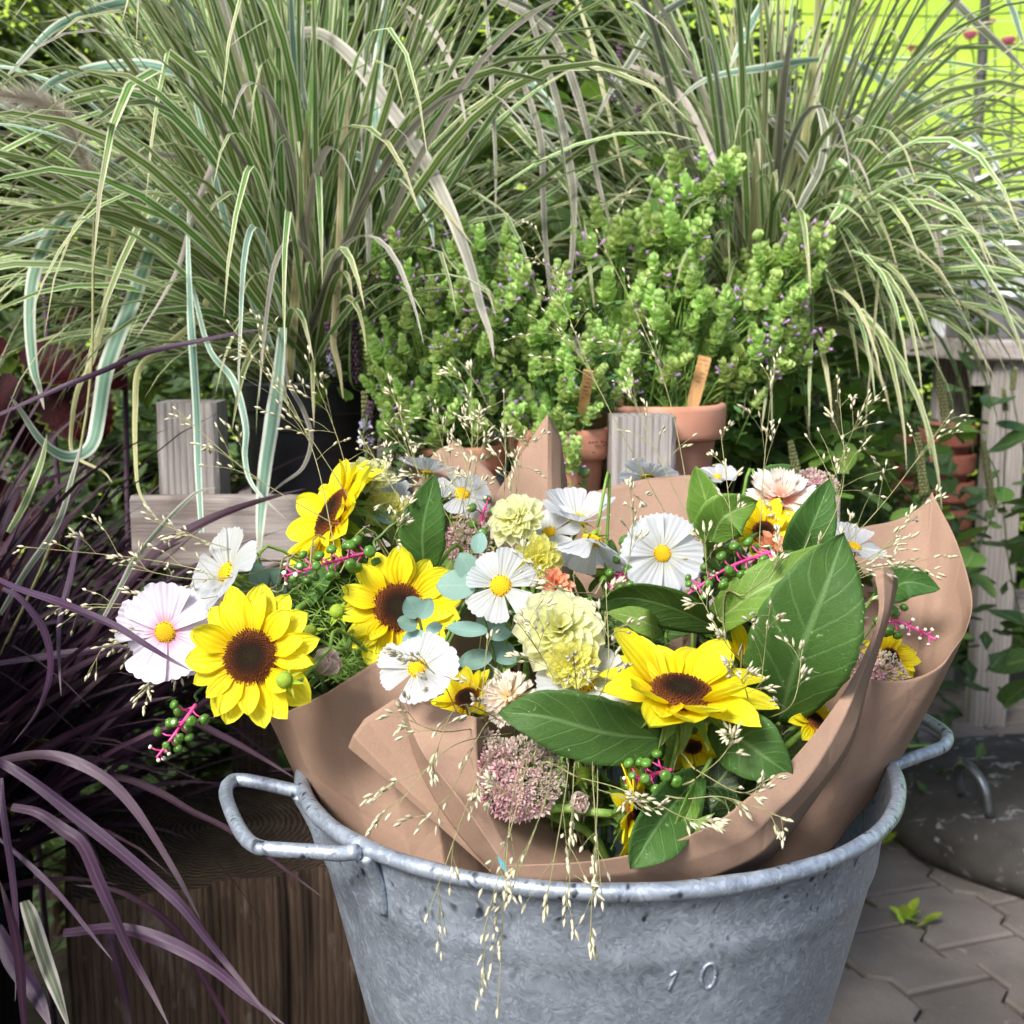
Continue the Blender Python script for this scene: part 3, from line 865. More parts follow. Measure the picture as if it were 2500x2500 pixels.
weed(2225, 2255, 9, .05, 'tiny bright green weed sprouting between the paving stones')
weed(2200, 1900, 7, .05, 'small yellow green weed beside the parasol foot')
weed(2165, 2060, 6, .04, 'small weed sprouting close to the tub side')

# ------------------------------------------------------------------ wire fence and rose bush in front of the bank
fe = thing('wire_fence', 'thin dark wire mesh fence in front of the sunlit bank', 'fence', loc=(1.5, 4.75, 0))
for x in (.4, 1.75, 3.1):
    m = MB(); m.tube([(x, 4.78, -.02), (x, 4.78, 2.6)], .02, .02, 8); part('post', m, MT['wire'], fe)
m = MB()
for i in range(22):
    z = .25 + i * .105
    m.tube([(-.2 + k * .35, 4.75, z + .008 * math.sin(k * 2.1 + i)) for k in range(12)], .0028, .0028, 4)
for i in range(34):
    x = -.2 + i * .115
    m.tube([(x, 4.755, .2), (x + .006 * math.sin(i), 4.755, 1.4), (x, 4.755, 2.56)], .0025, .0025, 4)
part('wire_mesh', m, MT['wire'], fe, kind='stuff')
# ------------------------------------------------------------------ paper wraps
def lin(pts, n):
    a = np.array(pts, float); q = np.linspace(0, len(a) - 1, n)
    return np.stack([np.interp(q, range(len(a)), a[:, k]) for k in range(a.shape[1])], 1)
def sheet(name, cols, parent, nr=22, nc=44, linear=False, rlin=False, crink=.0016, seed=0, thick=.0005, label=None, mat='paper'):
    C3 = [[tuple(P(*p)) for p in c] for c in cols]
    D = [(lin if rlin else crv)(c, nr) for c in C3]
    rows = []
    for i in range(nr):
        pts = [d[i] for d in D]
        if linear:
            a = np.array(pts); s = np.linspace(0, len(a) - 1, nc)
            rows.append(np.stack([np.interp(s, range(len(a)), a[:, k]) for k in range(3)], 1))
        else:
            rows.append(crv(pts, nc))
    g = np.array(rows)
    du = np.gradient(g, axis=1); dv = np.gradient(g, axis=0)
    nn = np.cross(du, dv); nn /= np.maximum(np.linalg.norm(nn, axis=2, keepdims=True), 1e-9)
    from mathutils import noise as nz
    for i in range(nr):
        for j in range(nc):
            p = Vector(g[i, j])
            q = nz.noise(p * 9 + Vector((seed, 0, 0))) * 1.3 + max(0, .28 - abs(nz.noise(p * 16 + Vector((0, seed, 0))))) * 5.0 * max(0, nz.noise(p * 7 + Vector((0, 0, seed))) + .15)
            fall = 1.0 if i > 0 else .5
            g[i, j] += nn[i, j] * q * crink * fall
    m = MB(); m.grid([list(r) for r in g])
    o = part(name, m, MT[mat], parent, label=label)
    md = o.modifiers.new('thickness', 'SOLIDIFY'); md.thickness = thick; md.offset = 0
    return o
w1 = thing('paper_wrap', 'brown kraft paper cone with a low curled lip just above the tub rim', 'paper wrap', loc=P(1500, 2300, .88))
sheet('front_sheet', [
    [(2129, 1374, .99), (2155, 1378, .985), (2182, 1397, .99), (2192, 1425, 1.03)],
    [(2145, 1492, .95), (2155, 1495, .945), (2168, 1492, .955), (2170, 1515, 1.0)],
    [(2101, 1618, .90), (2113, 1625, .895), (2122, 1640, .91), (2122, 1662, .96)],
    [(2017, 1753, .86), (2050, 1772, .855), (2082, 1790, .87), (2080, 1815, .93)],
    [(1910, 1879, .82), (1970, 1902, .82), (2012, 1900, .84), (2003, 1935, .9)],
    [(1821, 1951, .80), (1880, 1995, .80), (1932, 1990, .82), (1922, 2045, .88)],
    [(1750, 2005, .785), (1800, 2058, .79), (1852, 2085, .80), (1852, 2120, .86)],
    [(1614, 2068, .775), (1640, 2110, .778), (1680, 2160, .79), (1680, 2230, .85)],
    [(1525, 2089, .772), (1535, 2130, .775), (1540, 2180, .787), (1545, 2245, .84)],
    [(1428, 2103, .772), (1430, 2140, .775), (1430, 2190, .787), (1430, 2255, .84)],
    [(1339, 2109, .772), (1335, 2150, .775), (1332, 2195, .787), (1330, 2255, .84)],
    [(1237, 2112, .775), (1240, 2138, .778), (1250, 2165, .79), (1258, 2245, .84)]], w1, nr=34, nc=220, crink=.0005, seed=3, rlin=True)
sheet('left_flap', [
    [(971, 1702, .868), (1012, 1850, .855), (1060, 1950, .84), (1140, 2060, .82), (1240, 2165, .80)],
    [(976, 1704, .862), (1026, 1828, .832), (1092, 1912, .815), (1150, 1990, .80), (1255, 2145, .785)],
    [(1162, 1751, .842), (1166, 1861, .83), (1185, 1963, .815), (1215, 2035, .80), (1268, 2130, .79)],
    [(1205, 1745, .90), (1230, 1870, .875), (1265, 1975, .855), (1310, 2045, .835), (1380, 2125, .81)],
    [(1300, 1780, .96), (1340, 1900, .93), (1390, 2010, .90), (1440, 2080, .86), (1500, 2150, .83)]], w1, nr=60, nc=97, linear=True, crink=.0010, seed=5)
sheet('folded_layer', [
    [(850, 1824, .872), (950, 1910, .862), (1050, 2000, .845), (1150, 2085, .825), (1245, 2170, .805)],
    [(862, 1795, .868), (965, 1900, .858), (1065, 1992, .84), (1160, 2082, .822), (1250, 2170, .805)],
    [(890, 1755, .878), (990, 1880, .865), (1090, 1985, .845), (1180, 2080, .826), (1260, 2170, .81)],
    [(960, 1708, .888), (1040, 1850, .875), (1120, 1970, .855), (1200, 2070, .835), (1280, 2170, .815)],
    [(1010, 1690, .91), (1090, 1840, .89), (1160, 1970, .87), (1230, 2070, .85), (1300, 2170, .82)]], w1, nr=50, nc=81, crink=.0014, seed=8, linear=True)
m = MB()
q = [P(1213, 2083, .786), P(1222, 2110, .784), P(1246, 2136, .784), P(1251, 2133, .784), P(1236, 2103, .786)]
m.add([v + Vector((0, -.004, 0)) for v in q], [(0, 1, 2, 3, 4)])
part('printed_corner', m, MT['tubink'], w1, label='turquoise printed paper corner')
w2 = thing('paper_wrap', 'brown kraft paper cone with a slanting top edge beside the left handle', 'paper wrap', loc=P(1000, 2300, .98))
sheet('front_sheet', [
    [(655, 1750, 1.0), (695, 1840, 1.0), (745, 1950, 1.0), (800, 2070, 1.01)],
    [(662, 1752, .985), (705, 1845, .985), (760, 1960, .985), (815, 2080, .99)],
    [(700, 1738, .955), (740, 1850, .95), (800, 1985, .945), (865, 2120, .95)],
    [(800, 1690, .93), (840, 1850, .92), (890, 2005, .91), (950, 2170, .905)],
    [(900, 1625, .935), (940, 1820, .915), (980, 2010, .895), (1030, 2200, .88)],
    [(1010, 1560, .95), (1040, 1780, .925), (1070, 2000, .90), (1100, 2220, .87)],
    [(1110, 1480, .99), (1130, 1720, .965), (1150, 1980, .93), (1180, 2230, .89)],
    [(1190, 1430, 1.05), (1215, 1700, 1.02), (1235, 1980, .97), (1255, 2230, .92)]], w2, nr=60, nc=127, crink=.0018, seed=11, linear=True)
sheet('back_peak', [
    [(1150, 1400, 1.13), (1165, 1480, 1.11), (1185, 1600, 1.08), (1210, 1800, 1.04)],
    [(1195, 1230, 1.15), (1205, 1380, 1.12), (1220, 1560, 1.09), (1240, 1800, 1.04)],
    [(1275, 1105, 1.165), (1280, 1300, 1.13), (1285, 1540, 1.09), (1290, 1800, 1.04)],
    [(1326, 1026, 1.17), (1326, 1265, 1.135), (1325, 1520, 1.09), (1320, 1800, 1.04)],
    [(1337, 1012, 1.17), (1337, 1260, 1.135), (1335, 1520, 1.09), (1330, 1800, 1.04)],
    [(1346, 1026, 1.172), (1347, 1265, 1.135), (1345, 1520, 1.09), (1338, 1800, 1.04)],
    [(1368, 1065, 1.18), (1372, 1290, 1.14), (1370, 1520, 1.09), (1360, 1800, 1.04)],
    [(1385, 1180, 1.20), (1392, 1340, 1.16), (1395, 1540, 1.11), (1390, 1800, 1.05)]], w2, nr=40, nc=64, crink=.0012, seed=14, linear=True)
sheet('back_sheet', [
    [(985, 1260, 1.19), (1000, 1380, 1.16), (1030, 1560, 1.12), (1070, 1800, 1.06)],
    [(1050, 1120, 1.20), (1060, 1300, 1.17), (1080, 1540, 1.12), (1110, 1800, 1.06)],
    [(1100, 1084, 1.208), (1107, 1282, 1.17), (1120, 1530, 1.12), (1142, 1800, 1.06)],
    [(1112, 1078, 1.21), (1118, 1280, 1.17), (1130, 1530, 1.12), (1150, 1800, 1.06)],
    [(1205, 1160, 1.20), (1205, 1320, 1.16), (1205, 1540, 1.11), (1210, 1800, 1.06)],
    [(1260, 1260, 1.19), (1260, 1400, 1.15), (1260, 1560, 1.11), (1260, 1800, 1.06)]], w2, nr=40, nc=56, crink=.0012, seed=17)
w3 = thing('paper_wrap', 'tall pointed brown paper cone of the right bouquet beside the right handle', 'paper wrap', loc=P(1950, 2150, 1.02))
sheet('sheet', [
    [(2030, 1330, 1.13), (2050, 1450, 1.11), (2080, 1600, 1.08), (2090, 1850, 1.04)],
    [(2090, 1292, 1.15), (2100, 1430, 1.12), (2115, 1590, 1.09), (2110, 1850, 1.04)],
    [(2180, 1272, 1.16), (2180, 1420, 1.13), (2170, 1590, 1.09), (2140, 1850, 1.04)],
    [(2240, 1243, 1.165), (2228, 1400, 1.13), (2210, 1580, 1.09), (2165, 1850, 1.04)],
    [(2268, 1215, 1.162), (2254, 1385, 1.13), (2233, 1572, 1.09), (2176, 1850, 1.04)],
    [(2276, 1203, 1.16), (2262, 1380, 1.13), (2240, 1570, 1.09), (2180, 1850, 1.04)],
    [(2281, 1212, 1.157), (2267, 1386, 1.127), (2244, 1572, 1.088), (2182, 1850, 1.039)],
    [(2300, 1250, 1.14), (2285, 1410, 1.115), (2258, 1580, 1.08), (2190, 1850, 1.035)],
    [(2338, 1330, 1.11), (2312, 1460, 1.095), (2275, 1600, 1.07), (2195, 1850, 1.03)],
    [(2374, 1455, 1.06), (2345, 1545, 1.055), (2292, 1650, 1.045), (2190, 1860, 1.02)],
    [(2362, 1530, 1.025), (2330, 1600, 1.02), (2275, 1700, 1.015), (2175, 1890, 1.01)],
    [(2328, 1583, 1.0), (2290, 1662, 1.0), (2225, 1780, 1.0), (2140, 1940, 1.0)],
    [(2280, 1633, .985), (2240, 1720, .98), (2180, 1835, .978), (2080, 2010, .98)],
    [(2200, 1661, .97), (2170, 1760, .965), (2120, 1885, .96), (2030, 2075, .965)],
    [(2115, 1655, .965), (2090, 1780, .958), (2050, 1905, .95), (1960, 2110, .95)],
    [(2050, 1640, .985), (2020, 1780, .97), (1980, 1925, .96), (1895, 2140, .945)],
    [(1990, 1650, 1.02), (1960, 1800, 1.0), (1920, 1950, .98), (1850, 2150, .95)]], w3, nr=60, nc=225, crink=.0018, seed=21)
w4 = thing('paper_wrap', 'pale upright paper sheet behind the white cosmos with a rounded top edge', 'paper wrap', loc=P(1560, 1900, 1.1))
sheet('sheet', [
    [(1395, 1235, 1.17), (1400, 1380, 1.14), (1405, 1560, 1.10), (1420, 1850, 1.04)],
    [(1440, 1205, 1.18), (1445, 1360, 1.15), (1450, 1550, 1.10), (1450, 1850, 1.04)],
    [(1560, 1172, 1.20), (1560, 1340, 1.16), (1555, 1540, 1.11), (1540, 1850, 1.04)],
    [(1660, 1160, 1.20), (1655, 1330, 1.16), (1645, 1540, 1.11), (1620, 1850, 1.04)],
    [(1695, 1172, 1.195), (1690, 1340, 1.16), (1680, 1540, 1.11), (1650, 1850, 1.04)],
    [(1722, 1270, 1.18), (1718, 1390, 1.15), (1700, 1560, 1.11), (1670, 1850, 1.04)]], w4, nr=40, nc=60, crink=.0012, seed=25)

# ------------------------------------------------------------------ flower building blocks
def stempath(h, n, n_=.035):
    h = Vector(h); n = Vector(n).normalized()
    v = Vector((h.x - TC.x, h.y - TC.y, 0))
    if v.length > .15: v = v.normalized() * .15
    mid = Vector((TC.x, TC.y, .845)) + v
    end = Vector((TC.x, TC.y, TC.z + .03)) + v * .6
    if h.x < -.055 and h.z > .86:      # left bouquet: lead the stalk back over the paper edge first
        mid = Vector((TC.x - .09, 1.06, .85))
        if h.y < 1.02: return crv([h - n * .004, h - n * .02, Vector((h.x + .03, 1.03, h.z + .01)), mid + Vector((-.03, 0, .06)), mid, end], 26)
    pts = [h - n * .004, h - n * n_, mid, end]
    if (h.z < .90): pts = [h - n * .004, h - n * n_, (h - n * n_) * .4 + mid * .6, end]
    return crv(pts, 18)
def stem(root, h, n, r=.0025, mat='stem', L=.035, parent=None):
    m = MB(); m.tube(stempath(h, n, L), r, r * 1.1, 7)
    return part('stem', m, MT[mat], parent or root)
sunp = lambda t: (.42 + .58 * min(1, t / .38)) * max(0, 1 - max(0, (t - .42) / .58) ** 2.1) ** .72
PV = {}
PV['sun'] = [petal_unit('petal_sun', sunp, .25 + .03 * (i % 3), .35 - .12 * (i % 2), curl=[-.5, -.15, .25, -.7, .1, -.3][i], ridge=.012, wave=.035, seed=i, mat=MT['sunpetal'], nu=9, nv=6, twist=[.15, -.2, .1, 0, .3, -.1][i]) for i in range(6)]
cosp = lambda t: .16 + .84 * min(1, t / .85) ** .8 * (1 - max(0, (t - .85) / .15) * .10)
def cosv(mat, o=0): return [petal_unit('petal_cosmos', cosp, .40 + .03 * (i % 2), .10, curl=[-.25, .1, -.45, .2, -.1][i], teeth=[5, 4, 6, 5, 5][i], tamp=.06, ridge=.014, wave=.03, seed=20 + i + o, mat=MT[mat], nu=9, nv=12, rounded=.10) for i in range(5)]
PV['cos'] = cosv('cosmos'); PV['cospink'] = cosv('cosmospink', 9)
dahp = lambda t: (.35 + .65 * min(1, t / .5)) * max(0, 1 - max(0, (t - .5) / .5) ** 2.4) ** .6
def dahv(mat, W=.30, te=0, o=0): return [petal_unit('petal_d', dahp if not te else cosp, W, .55 if not te else .4, curl=[.2, -.3, .5, -.1][i], seed=40 + i + o, wave=.04, teeth=te, tamp=.10 if te else 0, mat=MT[mat], nu=6, nv=4 if not te else 8) for i in range(4)]
PV['dah'] = dahv('dahlia'); PV['dahy'] = dahv('dahliayellow'); PV['peach'] = dahv('peach', .20, 4); PV['cream'] = dahv('cream', .10, 3); PV['orange'] = dahv('orange', .28)
PV['blush'] = [petal_unit('petal_b', lambda t: (.5 + .5 * min(1, t / .5)) * (1 - max(0, (t - .6) / .4) ** 3 * .6), .45, 1.0, curl=.5, seed=60 + i, wave=.06, mat=MT['blush'], nu=6, nv=5) for i in range(3)]
PV['sep'] = [petal_unit('bract', lambda t: (.6 + .4 * min(1, t / .25)) * (1 - t) ** .8, .22, .4, curl=c, seed=70, mat=MT['sepal'], nu=7, nv=4, wave=.06) for c in (-.9, -.3, .5, -1.6)]
PV['limesep'] = [petal_unit('bract_l', lambda t: (.6 + .4 * min(1, t / .25)) * (1 - t) ** .8, .16, .4, curl=c, seed=70, mat=MT['lime'], nu=7, nv=4) for c in (-.9, .4, -1.6)]
rl = lambda t: math.sin(math.pi * min(1., .06 + .94 * t)) ** .62
PV['euc'] = [petal_unit('leaf_e', rl, .42, .12, curl=c, seed=80, wave=.03, mat=MT['euc'], nu=9, nv=6) for c in (.3, -.4, .1)]
PV['round'] = [petal_unit('leaf_r', rl, .38, .15, curl=c, seed=81, wave=.05, mat=MT['herb'], nu=7, nv=4) for c in (.2, -.6, -.2)]
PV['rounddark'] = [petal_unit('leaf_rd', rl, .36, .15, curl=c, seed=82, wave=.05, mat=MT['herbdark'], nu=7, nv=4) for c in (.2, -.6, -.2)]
lancp = lambda t: (math.sin(math.pi * (.04 + .96 * t) ** .8)) ** .85 if t < 1 else 0.0
PV['lance'] = [petal_unit('leaf_l', lancp, .24, .25, curl=c, seed=83, wave=.05, mat=MT[q], nu=8, nv=4) for c in (.3, -.6, -.2) for q in ('leafdark', 'leaf', 'sepal')]
PV['oleaf'] = [petal_unit('leaf_o', rl, .36, .2, curl=c, seed=84, mat=MT['oregleaf'], nu=5, nv=4) for c in (.2, -.5)]

def put(name, me, parent, a, e, r0, sc, roll=0.0, z0=0.0, wsc=1.0):
    M = Matrix.Rotation(a, 4, 'Z') @ Matrix.Translation((0, r0, z0)) @ Matrix.Rotation(e, 4, 'X') @ Matrix.Rotation(roll, 4, 'Y') @ Matrix.Diagonal((sc * wsc, sc, sc, 1))
    return obj(name, me, parent, M)
# shared discs
def dome(n, m_, h, r=1.0):
    return [(r * math.cos(q * math.pi / 2 * k / m_) if False else r * math.sin(math.pi / 2 * k / m_), h * math.cos(math.pi / 2 * k / m_)) for k in range(m_ + 1) for q in (1,)]
m = MB(); m.lathe([(.001, .16), (.2, .17), (.45, .20), (.7, .18), (.9, .06), (1.0, -.12)], 32); DISC = m.mesh('disc', MT['disc'])
m = MB()
NF = 480
for k in range(NF):
    r_ = math.sqrt((k + .5) / NF); a = k * 2.39996
    z = np.interp(r_, [0, .2, .45, .7, .9, 1], [.16, .17, .20, .18, .06, -.08])
    out = np.array([math.cos(a), math.sin(a), 0])
    nn_ = nrm(out * max(0, r_ - .3) * .9 + np.array([0, 0, 1.0]))
    c = np.array([r_ * math.cos(a), r_ * math.sin(a), z])
    hgt = .05 + .13 * max(0, r_ - .35) * rnd.uniform(.6, 1.3)
    s = .026 + .008 * rnd.random()
    t1 = nrm(np.cross(nn_, out + .01)); t2 = np.cross(nn_, t1)
    nn2 = nrm(nn_ + out * rnd.uniform(-.3, .4) + t1 * rnd.uniform(-.3, .3))
    v = [c + t1 * s, c + t2 * s, c - t1 * s, c - t2 * s] + [c + nn2 * hgt + q * s * .75 for q in (t1, t2, -t1, -t2)]
    m.add(v, [(0, 1, 5, 4), (1, 2, 6, 5), (2, 3, 7, 6), (3, 0, 4, 7), (4, 5, 6, 7)])
FLOR = m.mesh('florets', MT['disc'], smooth=False)
m = MB(); m.lathe([(.001, .40), (.35, .38), (.65, .28), (.9, .08), (1.0, -.15)], 24); CC = m.mesh('centre', MT['cosmoscentre'])
m = MB()
for k in range(90):
    r_ = math.sqrt((k + .5) / 90); a = k * 2.39996
    z = np.interp(r_, [0, .35, .65, .9, 1], [.40, .38, .28, .08, -.1])
    m.lathe([(.001, .13), (.05, .11), (.06, 0.0)], 5, (r_ * math.cos(a) * .98, r_ * math.sin(a) * .98, z))
CF = m.mesh('florets', MT['cosmoscentre'])
m = MB()
for k in range(17):
    a = k * 2 * math.pi / 17 + rnd.uniform(-.1, .1); r_ = rnd.uniform(.72, .98)
    m.lathe([(.001, .22), (.045, .2), (.05, 0.0)], 5, (r_ * math.cos(a), r_ * math.sin(a), .02 + .25 * (1 - r_)))
CS = m.mesh('stamens', MT['darkstamen'])
m = MB(); m.lathe([(.001, .02), (.5, .0), (.75, -.12), (.7, -.4), (.45, -.75), (.16, -1.0), (.08, -1.1)], 20); RECEP = m.mesh('calyx', MT['sepal'])
m = MB(); m.lathe([(.001, .02), (.5, .0), (.75, -.12), (.7, -.4), (.45, -.75), (.16, -1.0), (.08, -1.1)], 20); RECEPL = m.mesh('calyx', MT['lime'])

def sunflower(px, py, Y, R_, n, label, elev=.12, e2=.4, seed=0, n1=14, n2=10, disc=.385, gap=None):
    r = random.Random(seed); h = P(px, py, Y); R_ = R_ * mpp(Y)
    t = thing('sunflower', label, 'sunflower', frame(h, n, r.uniform(0, 6)))
    d = disc * R_
    do = obj('disc', DISC, t, Matrix.Scale(d, 4)); obj('florets', FLOR, do, kind='stuff')
    for i in range(n1):
        put('petal', r.choice(PV['sun']), t, 2 * math.pi * (i + r.uniform(-.22, .22)) / n1, elev + r.uniform(-.2, .2), d * .86, (R_ - d * .86) * r.uniform(.88, 1.08), r.uniform(-.3, .3), -d * .12, r.uniform(.95, 1.2))
    for i in range(n2):
        put('petal', r.choice(PV['sun']), t, 2 * math.pi * (i + .5 + r.uniform(-.3, .3)) / n2, e2 + r.uniform(-.2, .25), d * .84, (R_ - d * .86) * r.uniform(.72, .95), r.uniform(-.4, .4), -d * .02, r.uniform(.9, 1.15))
    c = obj('calyx', RECEP, t, Matrix.Translation((0, 0, -d * .12)) @ Matrix.Scale(d * 1.05, 4))
    for i in range(13):
        put('bract', r.choice(PV['sep']), t, 2 * math.pi * (i + r.uniform(-.3, .3)) / 13, elev - .35 + r.uniform(-.5, .2), d * .55, R_ * r.uniform(.45, .62), r.uniform(-.3, .3), -d * .35)
    stem(t, h - Vector(n).normalized() * d * .9, n, .0032, L=.05)
    return t
def cosmos(px, py, Y, R_, n, label, elev=.1, seed=0, k='cos', np_=8, cr=.23, wide=1.0, lift=.15):
    r = random.Random(seed + 100); h = P(px, py, Y); R_ = R_ * mpp(Y)
    t = thing('cosmos_flower', label, 'cosmos', frame(h, n, r.uniform(0, 6)))
    d = cr * R_
    co = obj('centre', CC, t, Matrix.Scale(d, 4)); obj('florets', CF, co, kind='stuff'); obj('stamens', CS, co)
    for i in range(np_):
        put('petal', r.choice(PV[k]), t, 2 * math.pi * (i + r.uniform(-.16, .16)) / np_, elev + r.uniform(-lift, lift), d * .45, (R_ - d * .4) * r.uniform(.9, 1.06), r.uniform(-.15, .15), -d * .1 + .0006 * (i % 2), wide * r.uniform(.92, 1.08))
    obj('calyx', RECEPL, t, Matrix.Translation((0, 0, -d * .12)) @ Matrix.Scale(d * .75, 4))
    for i in range(8):
        put('bract', r.choice(PV['limesep']), t, 2 * math.pi * (i + r.uniform(-.2, .2)) / 8, elev - .5 + r.uniform(-.4, .2), d * .3, R_ * r.uniform(.28, .42), 0, -d * .4)
    stem(t, h - Vector(n).normalized() * d * .8, n, .0013, L=.04)
    return t
def dahlia(px, py, Y, R_, n, label, k='dah', seed=0, layers=((14, -.05, 1.0), (13, .12, .95), (12, .30, .85), (10, .52, .70), (8, .8, .56), (5, 1.1, .44)), name='dahlia', cat='dahlia', z=.30):
    r = random.Random(seed + 200); h = P(px, py, Y); R_ = R_ * mpp(Y)
    t = thing(name, label, cat, frame(h, n, r.uniform(0, 6)))
    L = len(layers)
    for li, (c, e, s) in enumerate(layers):
        for i in range(c):
            put('petal', r.choice(PV[k]), t, 2 * math.pi * (i + .5 * (li % 2) + r.uniform(-.15, .15)) / c, e + r.uniform(-.12, .12), R_ * .12 * (1 - li / L), R_ * .9 * s * r.uniform(.9, 1.08), r.uniform(-.2, .2), R_ * z * li / L)
    obj('calyx', RECEP, t, Matrix.Scale(R_ * .35, 4))
    for i in range(8):
        put('bract', r.choice(PV['sep']), t, 2 * math.pi * i / 8, -.3 + r.uniform(-.4, .2), R_ * .15, R_ * .5, 0, -R_ * .12)
    stem(t, h - Vector(n).normalized() * R_ * .35, n, .0022)
    return t

# ------------------------------------------------------------------ sunflowers
sunflower(612, 1603, .85, 182, (-.08, -.93, .34), 'large fully open sunflower hanging past the left paper edge, facing outwards', .08, .35, 1, 15, 11)
sunflower(972, 1482, .97, 162, (.12, -.9, .38), 'open sunflower with eucalyptus leaves lying across its dark disc', .18, .45, 2, 14, 9)
sunflower(812, 1256, 1.06, 178, (-.76, -.30, .52), 'sunflower in profile showing hairy green bracts and a fan of petals', .0, .25, 3, 16, 10)
sunflower(1664, 1690, .845, 238, (.10, -.24, .97), 'big tilted sunflower with long pale yellow petals above a thick stem', .38, .40, 4, 15, 4, .335)
sunflower(1548, 1988, .80, 128, (.93, -.34, .12), 'small sunflower seen edge on low inside the front paper lip', .0, .25, 5, 13, 8, .38)
sunflower(1845, 1625, .95, 150, (.35, -.25, .9), 'half hidden sunflower with upright petals behind the largest leaf', .75, 1.0, 6, 11, 5, .3)
sunflower(1692, 1822, .87, 85, (.1, -.85, -.25), 'crumpled little sunflower below the big tilted one', .5, .9, 7, 11, 6, .3)
sunflower(1140, 1705, .92, 100, (-.25, -.5, .75), 'partly hidden sunflower beside the toothed cream flower', .25, .5, 8, 12, 6, .33)
sunflower(1990, 1760, .90, 100, (.5, -.35, .75), 'sunflower peeking out between the largest leaf and the paper lip', .1, .4, 9, 12, 6, .33)
sunflower(2172, 1605, 1.05, 82, (.25, -.75, .5), 'small sunflower inside the right hand paper cone', .2, .5, 10, 12, 6, .33)
sunflower(1865, 1300, 1.07, 95, (-.1, -.8, .55), 'sunflower half covered by pale pink petals near the back', .3, .6, 11, 12, 6, .33)

# ------------------------------------------------------------------ cosmos
cosmos(403, 1543, .89, 130, (-.12, -.97, .18), 'pale pink cosmos with rosy centre beside the purple grass', .06, 1, 'cospink', 9, .22, 1.12)
cosmos(552, 1398, .97, 128, (-.66, -.48, .46), 'white cosmos turned aside just above the largest sunflower', .28, 2, np_=7)
cosmos(1222, 1430, .93, 98, (-.12, -.92, .34), 'white cosmos with separated petals beside round eucalyptus leaves', .10, 3, np_=7, cr=.29, wide=.92)
cosmos(1018, 1630, .84, 108, (-.15, -.72, .68), 'white cosmos lying on the corner of the front paper flap', .18, 4, np_=7, cr=.24, lift=.3)
cosmos(1617, 1352, .97, 106, (-.10, -.96, .22), 'large round white cosmos with overlapping petals and oval yellow centre', .08, 5, np_=9, cr=.22, wide=1.2)
cosmos(1410, 1268, 1.04, 112, (.10, -.25, .96), 'white cosmos seen from the side with notched upright petals', .55, 6, np_=7)
cosmos(1448, 1318, .99, 125, (-.30, -.42, -.85), 'nodding white cosmos bell on a hooked green stem', .55, 7, np_=8)
cosmos(1128, 1205, 1.11, 80, (.25, -.55, .8), 'white cosmos with golden centre below the back paper peak', .15, 8, np_=8, cr=.26)
cosmos(1045, 1150, 1.16, 78, (.1, .1, .98), 'white cosmos edge on at the back of the left bouquet', .35, 9)
cosmos(1583, 1165, 1.215, 78, (.1, .55, .83), 'white cosmos turned away in front of the grey post', .15, 10)
cosmos(1425, 1668, .865, 135, (.05, -.55, .83), 'broad white cosmos lying flat under the large pale dahlia', .12, 11, np_=9, wide=1.15)
cosmos(2085, 1335, 1.06, 82, (.2, -.35, .9), 'white cosmos in front of the tall right paper point', .25, 12)
cosmos(1752, 1165, 1.17, 50, (.1, -.4, .9), 'small white cosmos peeking out behind light green leaves', .3, 13)
cosmos(950, 1210, 1.12, 62, (-.2, -.3, .9), 'white cosmos squeezed between pale dahlia and upright leaf', .3, 15)

cosmos(1340, 1300, 1.03, 80, (-.2, -.6, .75), 'white cosmos tucked behind the frilled lemon dahlia', .2, 16)
cosmos(1760, 1290, 1.08, 60, (.2, -.6, .75), 'white cosmos between light green leaf and back sunflower', .2, 17)
# ------------------------------------------------------------------ dahlias and companions
dahlia(900, 1172, 1.10, 76, (0, -.35, .93), 'pale yellow dahlia behind the sunflower in profile', seed=1)
dahlia(945, 1250, 1.08, 62, (.3, -.7, .6), 'brighter yellow dahlia touching the sunflower in profile', 'dahy', seed=2)
dahlia(1262, 1272, 1.0, 76, (-.35, -.65, .65), 'frilled lemon dahlia in front of the pointed paper peak', seed=3)
dahlia(1312, 1368, .98, 66, (.25, -.9, .1), 'small lemon dahlia hanging beside the nodding white bell', 'dahy', seed=4)
dahlia(1368, 1545, .885, 122, (-.05, -.72, .68), 'largest creamy lemon dahlia in the middle of the front bouquet', seed=5)
dahlia(1395, 1620, .86, 75, (.15, -.85, .5), 'deep yellow young dahlia below the largest lemon dahlia', 'dahy', seed=6)
dahlia(1905, 1225, 1.10, 92, (.05, -.62, .78), 'pale pink flower with white fringed petals at the back', 'peach', 7, ((22, .25, 1.0), (18, .5, .85), (12, .8, .6)), 'fringed_flower', 'flower')
dahlia(1245, 1705, .875, 75, (-.3, -.75, .5), 'toothed cream flower between the large leaf and the sunflower', 'cream', 8, ((30, .1, 1.0), (28, .35, .95), (24, .6, .85), (18, .9, .65)), 'toothed_flower', 'flower')
dahlia(1355, 1432, .95, 50, (.1, -.8, .6), 'small coral orange flower below the nodding white bell', 'orange', 9, ((9, .3, 1.0), (8, .6, .9), (6, .95, .75), (4, 1.25, .6)), 'coral_flower', 'flower')
dahlia(1885, 1340, 1.05, 50, (.2, -.8, .5), 'coral pink petals under the fringed pink flower', 'orange', 12, ((9, .3, 1.0), (7, .7, .8)), 'coral_flower', 'flower')
dahlia(782, 1640, .90, 66, (.5, -.5, .7), 'blush rosebud tucked behind the left paper edge', 'blush', 10, ((4, 1.0, 1.15), (4, 1.25, 1.1), (3, 1.4, 1.0)), 'rosebud', 'rosebud', z=.15)
